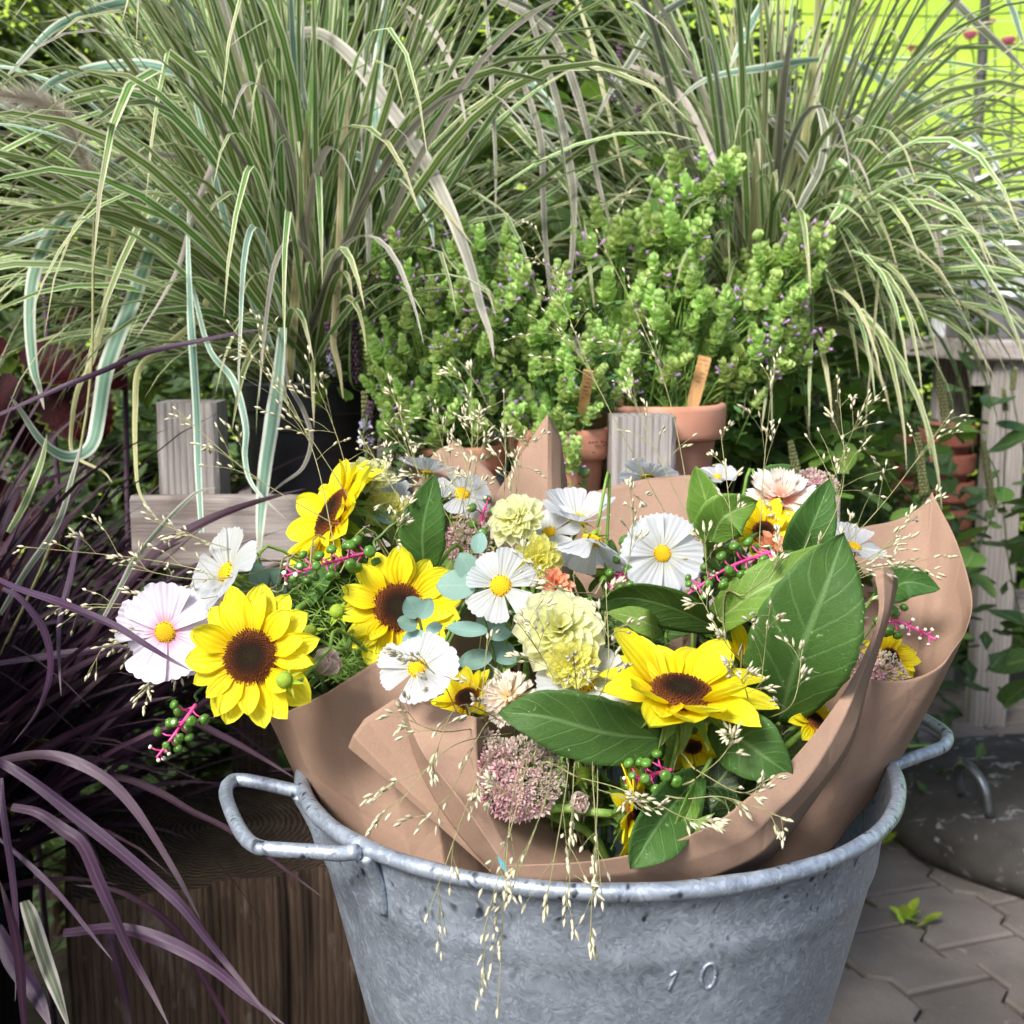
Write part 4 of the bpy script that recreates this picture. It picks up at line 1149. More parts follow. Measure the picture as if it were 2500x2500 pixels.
dahlia(1400, 1965, .815, 50, (.3, -.8, .5), 'blush rosebud beside the pink stonecrop head', 'blush', 11, ((4, .9, 1.15), (4, 1.2, 1.1), (3, 1.4, 1.0)), 'rosebud', 'rosebud', z=.15)

# stonecrop heads
def sedum(px, py, Y, rx, n, label, N=260, seed=0):
    r = random.Random(seed + 300); h = P(px, py, Y); R_ = rx * mpp(Y)
    M = frame(h, n)
    t = thing('stonecrop_head', label, 'stonecrop', M)
    m = MB(); ped = MB()
    for k in range(N):
        q = math.sqrt((k + .5) / N); a = k * 2.39996
        c = np.array([q * R_ * math.cos(a), q * R_ * math.sin(a), R_ * .34 * math.sqrt(max(0, 1 - q * q * .9)) + R_ * .07 * math.sin(q * 9 + 3 * math.cos(a * 3))]) + np.array([r.uniform(-1, 1) for _ in range(3)]) * R_ * .05
        nn_ = nrm(c + np.array([0, 0, .2 * R_]) + np.array([r.uniform(-1, 1) for _ in range(3)]) * R_ * .35)
        t1 = nrm(np.cross(nn_, [.3, .5, .8])); t2 = np.cross(nn_, t1)
        s = .0034 * r.uniform(.6, 1.25); kk = min(9, max(0, int(r.gauss(3.9 + 4.5 * q * math.cos(a - .6), 1.6))))
        for w_ in range(5):
            b = 2 * math.pi * w_ / 5; d1 = t1 * math.cos(b) + t2 * math.sin(b); d2 = np.cross(nn_, d1)
            op = .75 if kk < 5 else .22
            v = [c, c + (d1 * op * .8 + nn_ * .5 + d2 * .30) * s, c + (d1 * op * 1.2 + nn_ * .95) * s, c + (d1 * op * .8 + nn_ * .5 - d2 * .30) * s]
            m.add(v, [(0, 1, 2, 3)], [(.5 + kk, 0), (.5 + kk, .5), (.5 + kk, 1), (.5 + kk, .5)])
        if k % 4 == 0: ped.tube([(0, 0, -R_ * .5), tuple(c * .6), tuple(c)], .0006, .0005, 4)
    obj('florets', m.mesh('florets', MT['sedum'], False), t, kind='stuff')
    obj('stalks', ped.mesh('stalks', MT['stem']), t, kind='stuff')
    stem(t, h - Vector(n).normalized() * R_ * .4, n, .0025)
sedum(1272, 1902, .82, 108, (-.15, -.72, .68), 'wide dusty pink stonecrop head filling the front paper opening', 760, 1)
sedum(1175, 1850, .85, 70, (-.3, -.6, .7), 'greenish unopened stonecrop cluster beside the paper flap', 320, 6)
sedum(1143, 1325, 1.08, 58, (-.2, -.7, .6), 'small rose pink stonecrop beside the upright leaf', 150, 2)
sedum(2150, 1640, 1.0, 62, (.1, -.6, .8), 'pink stonecrop behind the paper lip of the right cone', 170, 3)
sedum(1565, 1760, .87, 45, (-.1, -.8, .5), 'small dark pink stonecrop under the big tilted sunflower', 110, 4)
sedum(1995, 1180, 1.13, 48, (.1, -.4, .9), 'cream stonecrop cluster beside the fringed pink flower', 120, 5)

# pokeweed
rows = []
for i in range(7):
    th = math.pi * i / 6
    row = []
    for j in range(16):
        a = 2 * math.pi * j / 16
        lob = 1 + .045 * math.cos(8 * a) * math.sin(th)
        z = .82 * math.cos(th) - (.30 * max(0, math.cos(th)) ** 10)
        row.append((math.sin(th) * math.cos(a) * lob, math.sin(th) * math.sin(a) * lob, z))
    rows.append(row)
m = MB(); m.grid(rows, closed=True); BERRY = m.mesh('berry', MT['berry']); m2 = MB(); m2.grid(rows, closed=True); BUD = m2.mesh('bud', MT['pokebud'])
def poke(pts, label, nb=18, seed=0, r_=14, budfrac=.25):
    r = random.Random(seed + 400)
    ax = crv([P(*p) for p in pts], 30)
    sm = MB()
    t = thing('pokeweed_sprig', label, 'pokeweed', loc=ax[0])
    m = MB(); m.tube(ax, .0017, .0009, 6)
    d0 = Vector(ax[0]) - Vector(ax[3])
    sm.tube(stempath(Vector(ax[0]), (0, -1, -.35) if ax[0][0] < -.1 else (0, -.8, .6), .03), .0012, .0014, 6)
    part('stem', sm, MT['stemdark'], t)
    for k in range(nb):
        q = (k + .5) / nb; i = int(q * 28) + 1
        c = ax[i]; tg = nrm(ax[min(i + 1, 29)] - ax[i - 1])
        a = k * 2.4 + r.uniform(-.5, .5)
        x = nrm(np.cross(tg, [0, .3, 1])); y = np.cross(tg, x)
        out = nrm(x * math.cos(a) + y * math.sin(a) + tg * .35)
        L = r.uniform(.009, .015) * (1 - .35 * q)
        e = c + out * L
        rad = r_ * mpp(pts[0][2]) * (1.05 - .35 * q) * r.uniform(.85, 1.15)
        m.tube([c, c + out * L * .5 + tg * .001, e], .0008, .0006, 4)
        if q > 1 - budfrac: obj('flower_bud', BUD, t, frame(e, out, 0, rad * .5), world=True)
        else: obj('berry', BERRY, t, frame(e + out * rad * .6, out, r.uniform(0, 3), rad), world=True)
    part('stalk', m, MT['pokestem'], t)
poke([(478, 1720, .90), (432, 1785, .88), (382, 1850, .87)], 'hanging pokeweed sprig with green berries below the largest sunflower', 18, 1, 14)
poke([(915, 1345, 1.0), (810, 1372, .96), (690, 1408, .94)], 'pokeweed sprig with magenta stalk between the left sunflowers', 26, 2, 15, .15)
poke([(1570, 1335, 1.02), (1530, 1385, .99), (1490, 1440, .97)], 'pokeweed berries clustered under the large round cosmos', 20, 3, 15, 0)
poke([(1890, 1345, .98), (1780, 1385, .95), (1680, 1450, .93)], 'pokeweed sprig with pink stalk crossing the light green leaf', 22, 4, 14, .0)
poke([(1640, 1880, .82), (1580, 1895, .805), (1530, 1915, .80)], 'pokeweed sprig of shiny green berries under the thick sunflower stem', 16, 5, 16, .1)
poke([(2135, 1520, 1.03), (2200, 1520, 1.02), (2285, 1562, 1.01)], 'pokeweed sprig with cream buds inside the right paper cone', 18, 6, 13, .55)
poke([(1185, 1330, 1.09), (1175, 1270, 1.09), (1195, 1215, 1.09)], 'short pokeweed sprig beside the back paper peak', 9, 7, 14, .1)

# lime buds with spidery bracts
def limebud(px, py, Y, r_, n, base, label, seed):
    r = random.Random(seed); h = P(px, py, Y); R_ = r_ * mpp(Y)
    t = thing('flower_bud', label, 'flower bud', frame(h, n))
    m = MB(); m.lathe([(.001, .9), (.4, .82), (.8, .45), (.95, 0), (.75, -.5), (.3, -.85), (.1, -1)], 16)
    obj('bud', m.mesh('bud', MT['lime']), t, Matrix.Scale(R_, 4))
    for i in range(8):
        put('bract', r.choice(PV['limesep']), t, 2 * math.pi * i / 8, r.uniform(-.4, .7), R_ * .4, R_ * r.uniform(1.5, 2.2), 0, -R_ * .6)
    b = P(*base)
    m = MB(); m.tube(crv([h - Vector(n).normalized() * R_ * .8, h - Vector(n).normalized() * R_ * 2.5, b, b + Vector((.01, .07, -.01)), Vector((TC.x - .09 if b.x < 0 else b.x, 1.06 if b.x < 0 else b.y + .03, .84))], 20), .0013, .0016, 6)
    part('stem', m, MT['stem'], t)
limebud(823, 1492, .93, 21, (-.2, -.6, .8), (850, 1590, .92), 'lime green bud with spidery bracts touching the second sunflower', 1)
limebud(757, 1540, .91, 18, (-.5, -.5, .7), (840, 1585, .91), 'lime green bud with spidery bracts above the blush rosebud', 2)
limebud(694, 1660, .83, 24, (-.5, -.7, .2), (800, 1590, .87), 'lime green bud resting on the lower petals of the largest sunflower', 3)
limebud(1425, 1890, .83, 20, (.2, -.8, .5), (1440, 1950, .84), 'lime green bud between stonecrop and the large front leaf', 4)

# broad leaves
def leafshape(t): return max(0.0, math.sin(math.pi * (.03 + .97 * t) ** .82)) ** .8 if t < 1 else 0.0
def bigleaf(spine, wpx, label, mat='leaf', roll=0.0, fold=.25, wave=.05, seed=0, nu=18, nv=10, curl=0.0, petiole=True):
    r = random.Random(seed + 500)
    pts = crv([P(*p) for p in spine], nu + 1)
    W = wpx * mpp(spine[0][2]) * .5
    t_ = thing('broad_leaf', label, 'leaf', loc=pts[0])
    tg = np.gradient(pts, axis=0)
    ph = [r.uniform(0, 6) for _ in range(3)]
    rows = []
    for i in range(nu + 1):
        t = i / nu
        d = nrm(tg[i])
        view = nrm(np.array([0, 0, CAMZ]) - pts[i])
        s = nrm(np.cross(d, view)); nn_ = np.cross(s, d)
        s2 = s * math.cos(roll) + nn_ * math.sin(roll); n2 = np.cross(s2, d)
        row = []
        wd = W * leafshape(t) + .0001
        for j in range(nv + 1):
            v = j / nv * 2 - 1
            serr = 1 + .025 * math.sin(t * 95 + v) * (abs(v) > .95)
            lat = math.sin((t * 8 - abs(v) * 1.6) * 2 * math.pi) * .010 * W * (1 - abs(v) * .5) * leafshape(t)
            z = -fold * wd * (1 - abs(v) ** 1.2) + lat + wave * W * math.sin(t * 7 + ph[0] + v * 1.5) * abs(v) + curl * wd * v * abs(v)
            row.append(tuple(pts[i] + s2 * v * wd * serr * (1 - .04 * abs(v)) + n2 * z))
        rows.append(row)
    m = MB(); m.grid(rows)
    o = part('blade', m, MT[mat], t_)
    md = o.modifiers.new('thickness', 'SOLIDIFY'); md.thickness = .0005; md.offset = 0
    if petiole:
        m = MB(); d0 = nrm(pts[1] - pts[0])
        m.tube(stempath(pts[0] + d0 * .006, d0, .02), .0016, .0019, 6)
        part('stalk', m, MT['stem'], t_)
bigleaf([(1035, 1400, 1.0), (1030, 1290, .985), (1062, 1160, .98)], 125, 'upright pointed green leaf between the left sunflowers and the cosmos', 'leaf', .15, .15, seed=1)
bigleaf([(1900, 1770, .90), (1945, 1620, .865), (2010, 1450, .86), (2062, 1302, .88)], 268, 'largest dark green leaf standing upright inside the curved paper lip', 'leaf', -.15, .12, .06, 2, 24, 14)
bigleaf([(1760, 1540, .95), (1640, 1490, .92), (1530, 1465, .91), (1452, 1478, .90)], 120, 'glossy green leaf lying flat above the big tilted sunflower', 'leaf', .55, .25, .05, 3)
bigleaf([(1620, 1540, .945), (1590, 1525, .90), (1540, 1505, .895), (1480, 1495, .895)], 70, 'yellow green underside of a leaf above the big tilted sunflower', 'leaflight', -.5, .1, .05, 33)
bigleaf([(1625, 1805, .84), (1480, 1790, .80), (1330, 1750, .79), (1218, 1738, .80)], 172, 'crinkled green leaf lying sideways in front of the cream cosmos', 'leaf', .1, .2, .10, 4, 22, 12)
bigleaf([(1735, 1762, .87), (1800, 1800, .83), (1870, 1850, .815), (1935, 1895, .82)], 165, 'blunt green leaf below the big tilted sunflower', 'leaf', -.1, .12, .05, 5)
bigleaf([(1715, 1890, .83), (1655, 1970, .79), (1590, 2060, .765), (1540, 2122, .765)], 150, 'folded green leaf hanging over the front paper lip', 'leaf', .35, .55, .05, 6)
bigleaf([(1715, 1900, .84), (1690, 1970, .80), (1670, 2030, .79), (1745, 1985, .79)], 60, 'curled light leaf edge at the front paper lip', 'leaflight', .6, .3, .05, 66)
bigleaf([(1745, 1335, 1.07), (1725, 1240, 1.06), (1698, 1138, 1.06)], 105, 'light green pointed leaf beside the pale back paper', 'leaflight', .2, .3, .05, 7)
bigleaf([(1735, 1330, 1.06), (1770, 1265, 1.04), (1850, 1225, 1.05)], 130, 'light green leaf showing its pale veined underside near the fringed pink flower', 'leaflight', -.2, .3, .07, 8)
bigleaf([(1945, 1385, 1.03), (1985, 1290, 1.01), (2030, 1168, 1.02)], 125, 'green leaf rising beside the fringed pink flower', 'leaf', -.3, .3, .05, 9)
bigleaf([(1715, 1545, .96), (1820, 1455, .93), (1940, 1390, .93), (2065, 1318, .95)], 120, 'long light green leaf reaching diagonally behind the largest leaf', 'leaflight', .35, .3, .05, 10)
bigleaf([(1880, 1400, .97), (1930, 1380, .955), (1995, 1365, .96)], 80, 'small bluish leaf crossing the diagonal light leaf', 'leaf', .1, .2, .05, 11)
bigleaf([(2140, 1465, 1.06), (2210, 1420, 1.04), (2295, 1438, 1.04)], 92, 'pointed leaf sticking out inside the right paper cone', 'leaf', .1, .3, .05, 12)
bigleaf([(1850, 1180, 1.14), (1890, 1160, 1.14), (1930, 1135, 1.14)], 60, 'small green leaf behind the fringed pink flower', 'leaf', .2, .3, .05, 13)
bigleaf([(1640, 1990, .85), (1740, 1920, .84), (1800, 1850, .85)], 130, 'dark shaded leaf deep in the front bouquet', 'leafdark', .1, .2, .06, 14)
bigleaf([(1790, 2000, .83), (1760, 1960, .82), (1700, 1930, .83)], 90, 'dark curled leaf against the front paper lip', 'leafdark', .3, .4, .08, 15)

# eucalyptus sprigs
def euc(stempts, leaves, label, seed=0):
    r = random.Random(seed + 600)
    ax = crv([P(*p) for p in stempts], 16)
    t = thing('eucalyptus_sprig', label, 'eucalyptus', loc=ax[0])
    m = MB(); m.tube(ax, .0014, .0008, 6)
    d0 = nrm(ax[1] - ax[0]); m.tube(stempath(ax[0] + d0 * .006, d0, .02), .0015, .0018, 6)
    part('stem', m, MT['stemdark'], t)
    for px, py, L, ang, tilt, Y, ws in leaves:
        b = P(px, py, Y)
        a = R(ang)
        d = Vector((math.cos(a), r.uniform(-.25, .1), math.sin(a))).normalized()
        v = (Vector((0, 0, CAMZ)) - b).normalized()
        nn_ = (v + Vector((0, 0, tilt))).normalized(); s = d.cross(nn_).normalized(); nn_ = s.cross(d)
        M = Matrix((( s.x, d.x, nn_.x, b.x), (s.y, d.y, nn_.y, b.y), (s.z, d.z, nn_.z, b.z), (0, 0, 0, 1))) @ Matrix.Diagonal((L * mpp(Y) * ws, L * mpp(Y), L * mpp(Y), 1))
        obj('leaf', r.choice(PV['euc']), t, M, world=True)
euc([(1050, 1610, .90), (1030, 1540, .885), (1018, 1480, .88)], [(1022, 1505, 62, 120, .3, .88, 1.1), (1026, 1510, 64, 62, .0, .875, .8), (1018, 1530, 55, 160, .6, .88, 1.0), (1035, 1545, 60, 205, 1.2, .88, .9), (1040, 1540, 45, 20, .2, .885, .8)], 'grey green eucalyptus tip lying on the second sunflower', 1)
euc([(1215, 1640, .96), (1190, 1540, .95), (1160, 1430, .94), (1150, 1340, .95)], [(1160, 1430, 100, 175, .5, .935, 1.0), (1155, 1410, 72, 118, .1, .94, 1.0), (1165, 1420, 80, 55, .4, .95, .8), (1160, 1450, 85, 330, .6, .95, .9), (1190, 1540, 108, 182, 2.2, .945, .75), (1192, 1550, 60, 10, .3, .95, .8), (1200, 1600, 90, 200, 1.2, .955, .9), (1205, 1615, 95, 245, .8, .96, .8), (1190, 1480, 85, 280, .3, .96, 1.0), (1200, 1570, 80, 320, .5, .965, .9), (1165, 1350, 55, 80, .2, .95, .9)], 'round leaved blue green eucalyptus sprig beside the separated cosmos petals', 2)
euc([(680, 1480, 1.0), (655, 1430, .99), (628, 1350, .985)], [(640, 1440, 78, 100, .1, .985, .75), (655, 1430, 62, 60, .3, .99, .9), (650, 1460, 60, 25, .4, .99, .9), (600, 1480, 60, 100, .1, .985, .8)], 'eucalyptus sprig above the largest sunflower in front of the grey rail', 3)
euc([(960, 1330, 1.08), (985, 1290, 1.07), (970, 1250, 1.07)], [(965, 1270, 60, 150, .6, 1.07, .9), (985, 1290, 55, 40, .5, 1.07, .9)], 'small eucalyptus tip behind the upright pointed leaf', 4)

# leafy filler between the flowers
def filler(px, py, Y, n, s, seed):
    r = random.Random(seed + 700); b = P(px, py, Y)
    t = thing('foliage_sprig', 'dark green leafy filler sprig tucked low between the bouquet flowers', 'foliage', loc=b, group='filler sprigs in the bouquets')
    for i in range(n):
        a = r.uniform(0, 6.28); e = r.uniform(-.2, 1.1)
        M = Matrix.Translation(b + Vector((r.uniform(-1, 1), r.uniform(-.4, .6), r.uniform(-1, 1))) * s * .55) @ Matrix.Rotation(a, 4, 'Z') @ Matrix.Rotation(e, 4, 'X') @ Matrix.Rotation(r.uniform(-.8, .8), 4, 'Y') @ Matrix.Scale(s * r.uniform(.6, 1.1), 4)
        obj('leaf', r.choice(PV['lance']), t, M, world=True)
    m = MB(); m.tube(stempath(b + Vector((0, 0, .01)), (0, 0, 1), .02), .0018, .002, 6)
    for i in range(6):
        m.tube(crv([b - Vector((0, 0, .01)), b + Vector((r.uniform(-1, 1), r.uniform(-.3, .3), r.uniform(-.3, .8))) * s * .5], 4), .0009, .0007, 4)
    part('stem', m, MT['stemdark'], t)
for i, (x, y, Y) in enumerate([(720, 1480, 1.02), (850, 1450, 1.05), (760, 1560, 1.0), (880, 1330, 1.12), (1090, 1330, 1.14), (1280, 1460, 1.05), (1480, 1450, 1.06), (1560, 1560, 1.0), (1750, 1420, 1.05), (1850, 1480, 1.05), (1800, 1580, 1.0), (1950, 1420, 1.1), (1620, 1880, .93), (1740, 1880, .92), (1480, 1850, .94), (1350, 1850, .95), (1830, 1790, .95), (1250, 1560, 1.03), (1450, 1580, 1.0), (2100, 1480, 1.12), (1700, 1990, .88), (1540, 2050, .86), (1330, 2020, .88), (1150, 1800, .97), (900, 1600, 1.02), (1040, 1420, 1.06)]):
    filler(x, y, Y, 14, .05, i)

# feathery green under the pokeweed
def feathery(px, py, Y, rx, ry, label, n=70, seed=0, mat='stem'):
    r = random.Random(seed + 800); b = P(px, py, Y)
    t = thing('feathery_greenery', label, 'foliage', loc=b)
    m = MB(); q = mpp(Y)
    base = b + Vector((0, .02, -ry * q))
    for i in range(n):
        e = b + Vector((r.uniform(-rx, rx) * q, r.uniform(-.03, .02), r.uniform(-ry, ry) * q))
        c = crv([base, base * .4 + e * .6 + Vector((r.uniform(-.01, .01), 0, r.uniform(-.01, .01))), e], 7)
        m.tube(c, .0006, .0004, 3, cap=False)
        for k in range(5):
            p = Vector(c[2 + k % 5]); d = Vector((r.uniform(-1, 1), r.uniform(-.6, .6), r.uniform(-.5, 1))).normalized()
            m.tube([p, p + d * .008, p + d * .014 + Vector((0, 0, -.002))], .0005, .0003, 3, cap=False)
    part('fronds', m, MT[mat], t, kind='stuff')
    m = MB(); m.tube(stempath(base, (0, 0, 1), .02), .0014, .0016, 5); part('stem', m, MT['stem'], t)
feathery(790, 1470, .99, 130, 60, 'feathery pale green sprig under the magenta stalked pokeweed', 80, 1)
feathery(870, 1600, .97, 70, 60, 'feathery green sprig between second sunflower and paper edge', 50, 2)
feathery(1560, 1530, .96, 80, 40, 'feathery green sprig above the big tilted sunflower', 45, 3, 'stemdark')
feathery(1840, 1700, .93, 60, 70, 'feathery dry sprig below the largest leaf', 45, 4, 'strawstem')
# ------------------------------------------------------------------ airy panicle sprays in the bouquets
def spikelet(m, p, d, L=.0064, r=.00125):
    d = nrm(d); x = nrm(np.cross(d, [.3, .2, .9])); y = np.cross(d, x)
    rows = [[p + d * L * t + (x * math.cos(a) + y * math.sin(a)) * r * q for a in (0, 1.57, 3.14, 4.71)] for t, q in ((0, .25), (.3, 1), (.62, .8), (1, .02))]
    m.grid([[tuple(v) for v in rw] for rw in rows], closed=True)
def spray(b, e, label, n=9, spread=.55, seed=0, bend=0.0, start=.4, mat='straw', group='grass panicles in the bouquets'):
    r = random.Random(seed + 900)
    b = np.array(P(*b)); e = np.array(P(*e)); L = np.linalg.norm(e - b)
    mid = (b + e) / 2 + np.array([r.uniform(-.03, .03) * L * 2, r.uniform(-.06, .03), bend * L])
    ax = crv([b, mid, e], 24)
    t = thing('panicle_spray', label, 'grass panicle', loc=b, group=group)
    ms = MB(); mk = MB()
    ms.tube(ax, .0005, .0003, 4, cap=False)
    d0 = nrm(ax[1] - ax[0]); ms.tube(stempath(b + d0 * .002, d0, .03), .0008, .001, 4)
    def br(c, d, ln, lvl):
        k = crv([c, c + d * ln * .5 + np.array([0, 0, .04 * ln]), c + d * ln + np.array([0, 0, -.06 * ln])], 7)
        ms.tube(k, .0003, .00022, 3, cap=False)
        ns = r.randint(1, 4)
        for s in range(ns):
            q = 3 + int(3.2 * s / max(1, ns - 1)) if ns > 1 else 6
            q = min(q, 6)
            dd = nrm(nrm(k[q] - k[q - 1]) + np.array([r.uniform(-.5, .5) for _ in range(3)]) * (.8 if q < 6 else .2))
            off = dd * (.003 if q < 6 else 0)
            spikelet(mk, k[q] + off, dd, .0064 * r.uniform(.75, 1.2), .00125 * r.uniform(.8, 1.2))
        if lvl < 1:
            for s in range(r.randint(0, 2)):
                q = r.randint(1, 4)
                dd = nrm(d + np.array([r.uniform(-1, 1) for _ in range(3)]) * .6)
                br(k[q], dd, ln * r.uniform(.4, .7), lvl + 1)
    for i in range(n):
        q = start + (1 - start) * (i + r.random()) / n
        j = min(22, int(q * 23)); tg = nrm(ax[j + 1] - ax[j])
        d = nrm(tg + np.array([r.gauss(0, 1), r.gauss(0, .8), r.gauss(0, 1)]) * spread)
        br(ax[j], d, L * r.uniform(.16, .34) * (1.25 - q * .6), 0)
    spikelet(mk, ax[-1], ax[-1] - ax[-2])
    part('stalks', ms, MT['strawstem'], t, kind='stuff')
    part('spikelets', mk, MT[mat], t, kind='stuff')
GL = 'airy straw coloured grass panicle arching to the left out of the left bouquet'
for i, a in enumerate([((900, 1290, 1.05), (560, 790, 1.12)), ((870, 1310, 1.04), (430, 1000, 1.10)), ((820, 1350, 1.0), (640, 850, 1.1)), ((700, 1380, .98), (370, 1270, .98)), ((640, 1430, .97), (60, 1335, .98)), ((620, 1440, .96), (130, 1480, .95)), ((560, 1530, .93), (330, 1700, .88)), ((760, 1370, 1.0), (330, 1390, 1.0)), ((880, 1300, 1.06), (750, 880, 1.1)), ((600, 1480, .95), (240, 1580, .9))]):
    spray(*a, GL, 6, .5, i)
GC = 'airy straw coloured grass panicle standing among the white cosmos and paper peaks'
for i, a in enumerate([((1080, 1330, 1.08), (960, 960, 1.12)), ((1100, 1330, 1.08), (1150, 900, 1.15)), ((1180, 1330, 1.05), (1060, 1010, 1.1)), ((1210, 1330, 1.05), (1230, 960, 1.1)), ((1230, 1350, 1.03), (1280, 1060, 1.08)), ((1060, 1340, 1.08), (880, 1060, 1.1)), ((1150, 1380, 1.0), (1000, 1120, 1.02)), ((1200, 1300, 1.06), (1120, 1080, 1.1)), ((1700, 1300, 1.08), (1530, 930, 1.15)), ((1650, 1300, 1.1), (1310, 560, 1.25)), ((1700, 1310, 1.06), (1460, 570, 1.25)), ((1500, 1480, .95), (1540, 1180, 1.0)), ((1450, 1450, .95), (1260, 1350, .93)), ((1000, 1330, 1.06), (1100, 1180, 1.06)), ((960, 1330, 1.05), (1010, 1210, 1.0)), ((1120, 1320, 1.06), (1170, 1000, 1.1))]):
    spray(*a, GC, 7, .5, 20 + i)
GR = 'airy straw coloured grass panicle reaching right over the tall paper point'
for i, a in enumerate([((1900, 1480, 1.0), (2320, 1010, 1.06)), ((1930, 1420, 1.0), (2120, 960, 1.1)), ((1920, 1450, .98), (2050, 960, 1.1)), ((1960, 1500, .97), (2260, 1230, 1.0)), ((1980, 1500, .97), (2280, 1360, .99)), ((1850, 1400, 1.02), (1890, 900, 1.1)), ((1930, 1480, .95), (2180, 1330, .95)), ((1800, 1420, 1.02), (1760, 1060, 1.08)), ((1900, 1500, .95), (2080, 1290, .95)), ((1960, 1560, .93), (2110, 1480, .92))]):
    spray(*a, GR, 6, .45, 40 + i)
GF = 'airy straw coloured grass panicle drooping over the front of the tub'
for i, a in enumerate([((1250, 1790, .88), (955, 1985, .74)), ((1270, 1800, .88), (1045, 2230, .70)), ((1330, 1790, .88), (1215, 2460, .68)), ((1400, 1780, .88), (1440, 2300, .70)), ((1380, 1800, .88), (1330, 2230, .71)), ((1450, 1800, .88), (1470, 2200, .715)), ((1230, 1760, .88), (1050, 1870, .76)), ((1340, 1800, .88), (1240, 2200, .71)), ((1300, 1790, .88), (1180, 2280, .70)), ((1430, 1790, .88), (1390, 2170, .72)), ((1240, 1770, .88), (1090, 1960, .755))]):
    spray(*a, GF, 3, .32, 60 + i, bend=.20, start=.58)
GI = 'airy straw coloured grass panicle spread across the front bouquet flowers'
for i, a in enumerate([((1400, 1750, .84), (1250, 1500, .80)), ((1420, 1750, .84), (1480, 1440, .82)), ((1420, 1780, .83), (1400, 1600, .79)), ((1850, 1750, .86), (1880, 1480, .84)), ((1830, 1740, .85), (1790, 1620, .81)), ((1860, 1760, .85), (1960, 1580, .82)), ((1680, 1950, .80), (1920, 2000, .755)), ((1600, 1960, .80), (1740, 2000, .765)), ((1700, 1900, .81), (1800, 1780, .79)), ((1120, 1750, .85), (1010, 1600, .81)), ((1150, 1740, .85), (1190, 1560, .83)), ((1750, 1500, .93), (1720, 1300, .93)), ((1820, 1450, .93), (1900, 1300, .95)), ((1800, 1600, .88), (1700, 1440, .87)), ((1420, 1900, .80), (1600, 1980, .765)), ((1300, 1850, .80), (1180, 1930, .77)), ((1150, 1780, .84), (960, 1740, .79)), ((1700, 1880, .81), (1880, 1900, .775))]):
    spray(*a, GI, 5, .6, 80 + i)

# ------------------------------------------------------------------ grasses
def bladepath(b, az, el, L, droop, r, n=13, kink=None):
    p = np.array(b, float); d = np.array([math.cos(az) * math.cos(el), math.sin(az) * math.cos(el), math.sin(el)])
    out = [p.copy()]; ds = L / (n - 1)
    for i in range(n - 1):
        p = p + d * ds; out.append(p.copy())
        s = (i + 1) / (n - 1)
        d = d + np.array([0, 0, -1.0]) * droop * ds / L * (.35 + 1.9 * s * s) + np.array([r.gauss(0, .02), r.gauss(0, .02), 0])
        if kink is not None and i == kink: d = d + np.array([r.uniform(-.5, .5), r.uniform(-.5, .3), -r.uniform(.5, 1.3)])
        d = nrm(d)
    return np.array(out)
def clump(name, label, cat, base, rb, spec, mat, nind, seed, width=(.006, .011), extra=None, group=None):
    """spec: list of (n, az0, az1, el0, el1, len0, len1, droop0, droop1)"""
    r = random.Random(seed)
    t = thing(name, label, cat, loc=base, group=group)
    stuff = MB(); k = 0
    for (n, a0, a1, e0, e1, l0, l1, d0, d1) in spec:
        for i in range(n):
            az = r.uniform(R(a0), R(a1)); el = r.uniform(R(e0), R(e1))
            q = rb * math.sqrt(r.random()); aa = r.uniform(0, 6.28)
            b = (base[0] + q * math.cos(aa), base[1] + q * math.sin(aa), base[2])
            pts = bladepath(b, az + r.gauss(0, .15), el, r.uniform(l0, l1), r.uniform(d0, d1), r, kink=r.randint(5, 10) if r.random() < .14 else None)
            tw = r.uniform(-1.3, 1.3)
            sd = np.array([-math.sin(az), math.cos(az), 0]) * math.cos(tw) + np.array([0, 0, 1.0]) * math.sin(tw) * .7
            w = r.uniform(*width)
            if k % 7 == 0 and k // 7 < nind:
                m = MB(); m.ribbon(pts, w, sd, 0); part('blade', m, MT[mat], t)
            else:
                stuff.ribbon(pts, w, sd, r.randint(0, 9))
            k += 1
    part('blades', stuff, MT[mat], t, kind='stuff')
    return t
def hero(t, pts, wpx, mat, roll=0.0, base=.6, fold=.12, name='blade'):
    """one conspicuous blade drawn through points of the place"""
    a = crv([P(*p) for p in pts], max(14, 5 * len(pts)))
    tg = np.gradient(a, axis=0)
    sides = []
    for i in range(len(a)):
        d = nrm(tg[i]); v = nrm(np.array([0, 0, CAMZ]) - a[i]); s = nrm(np.cross(d, v)); n2 = np.cross(s, d)
        ro = roll + .35 * math.sin(i * .25 + wpx)
        sides.append(s * math.cos(ro) + n2 * math.sin(ro))
    m = MB(); m.ribbon(a, wpx * mpp(pts[0][2]), np.array(sides), 0, fold, 5, base)
    return part(name, m, MT[mat], t)

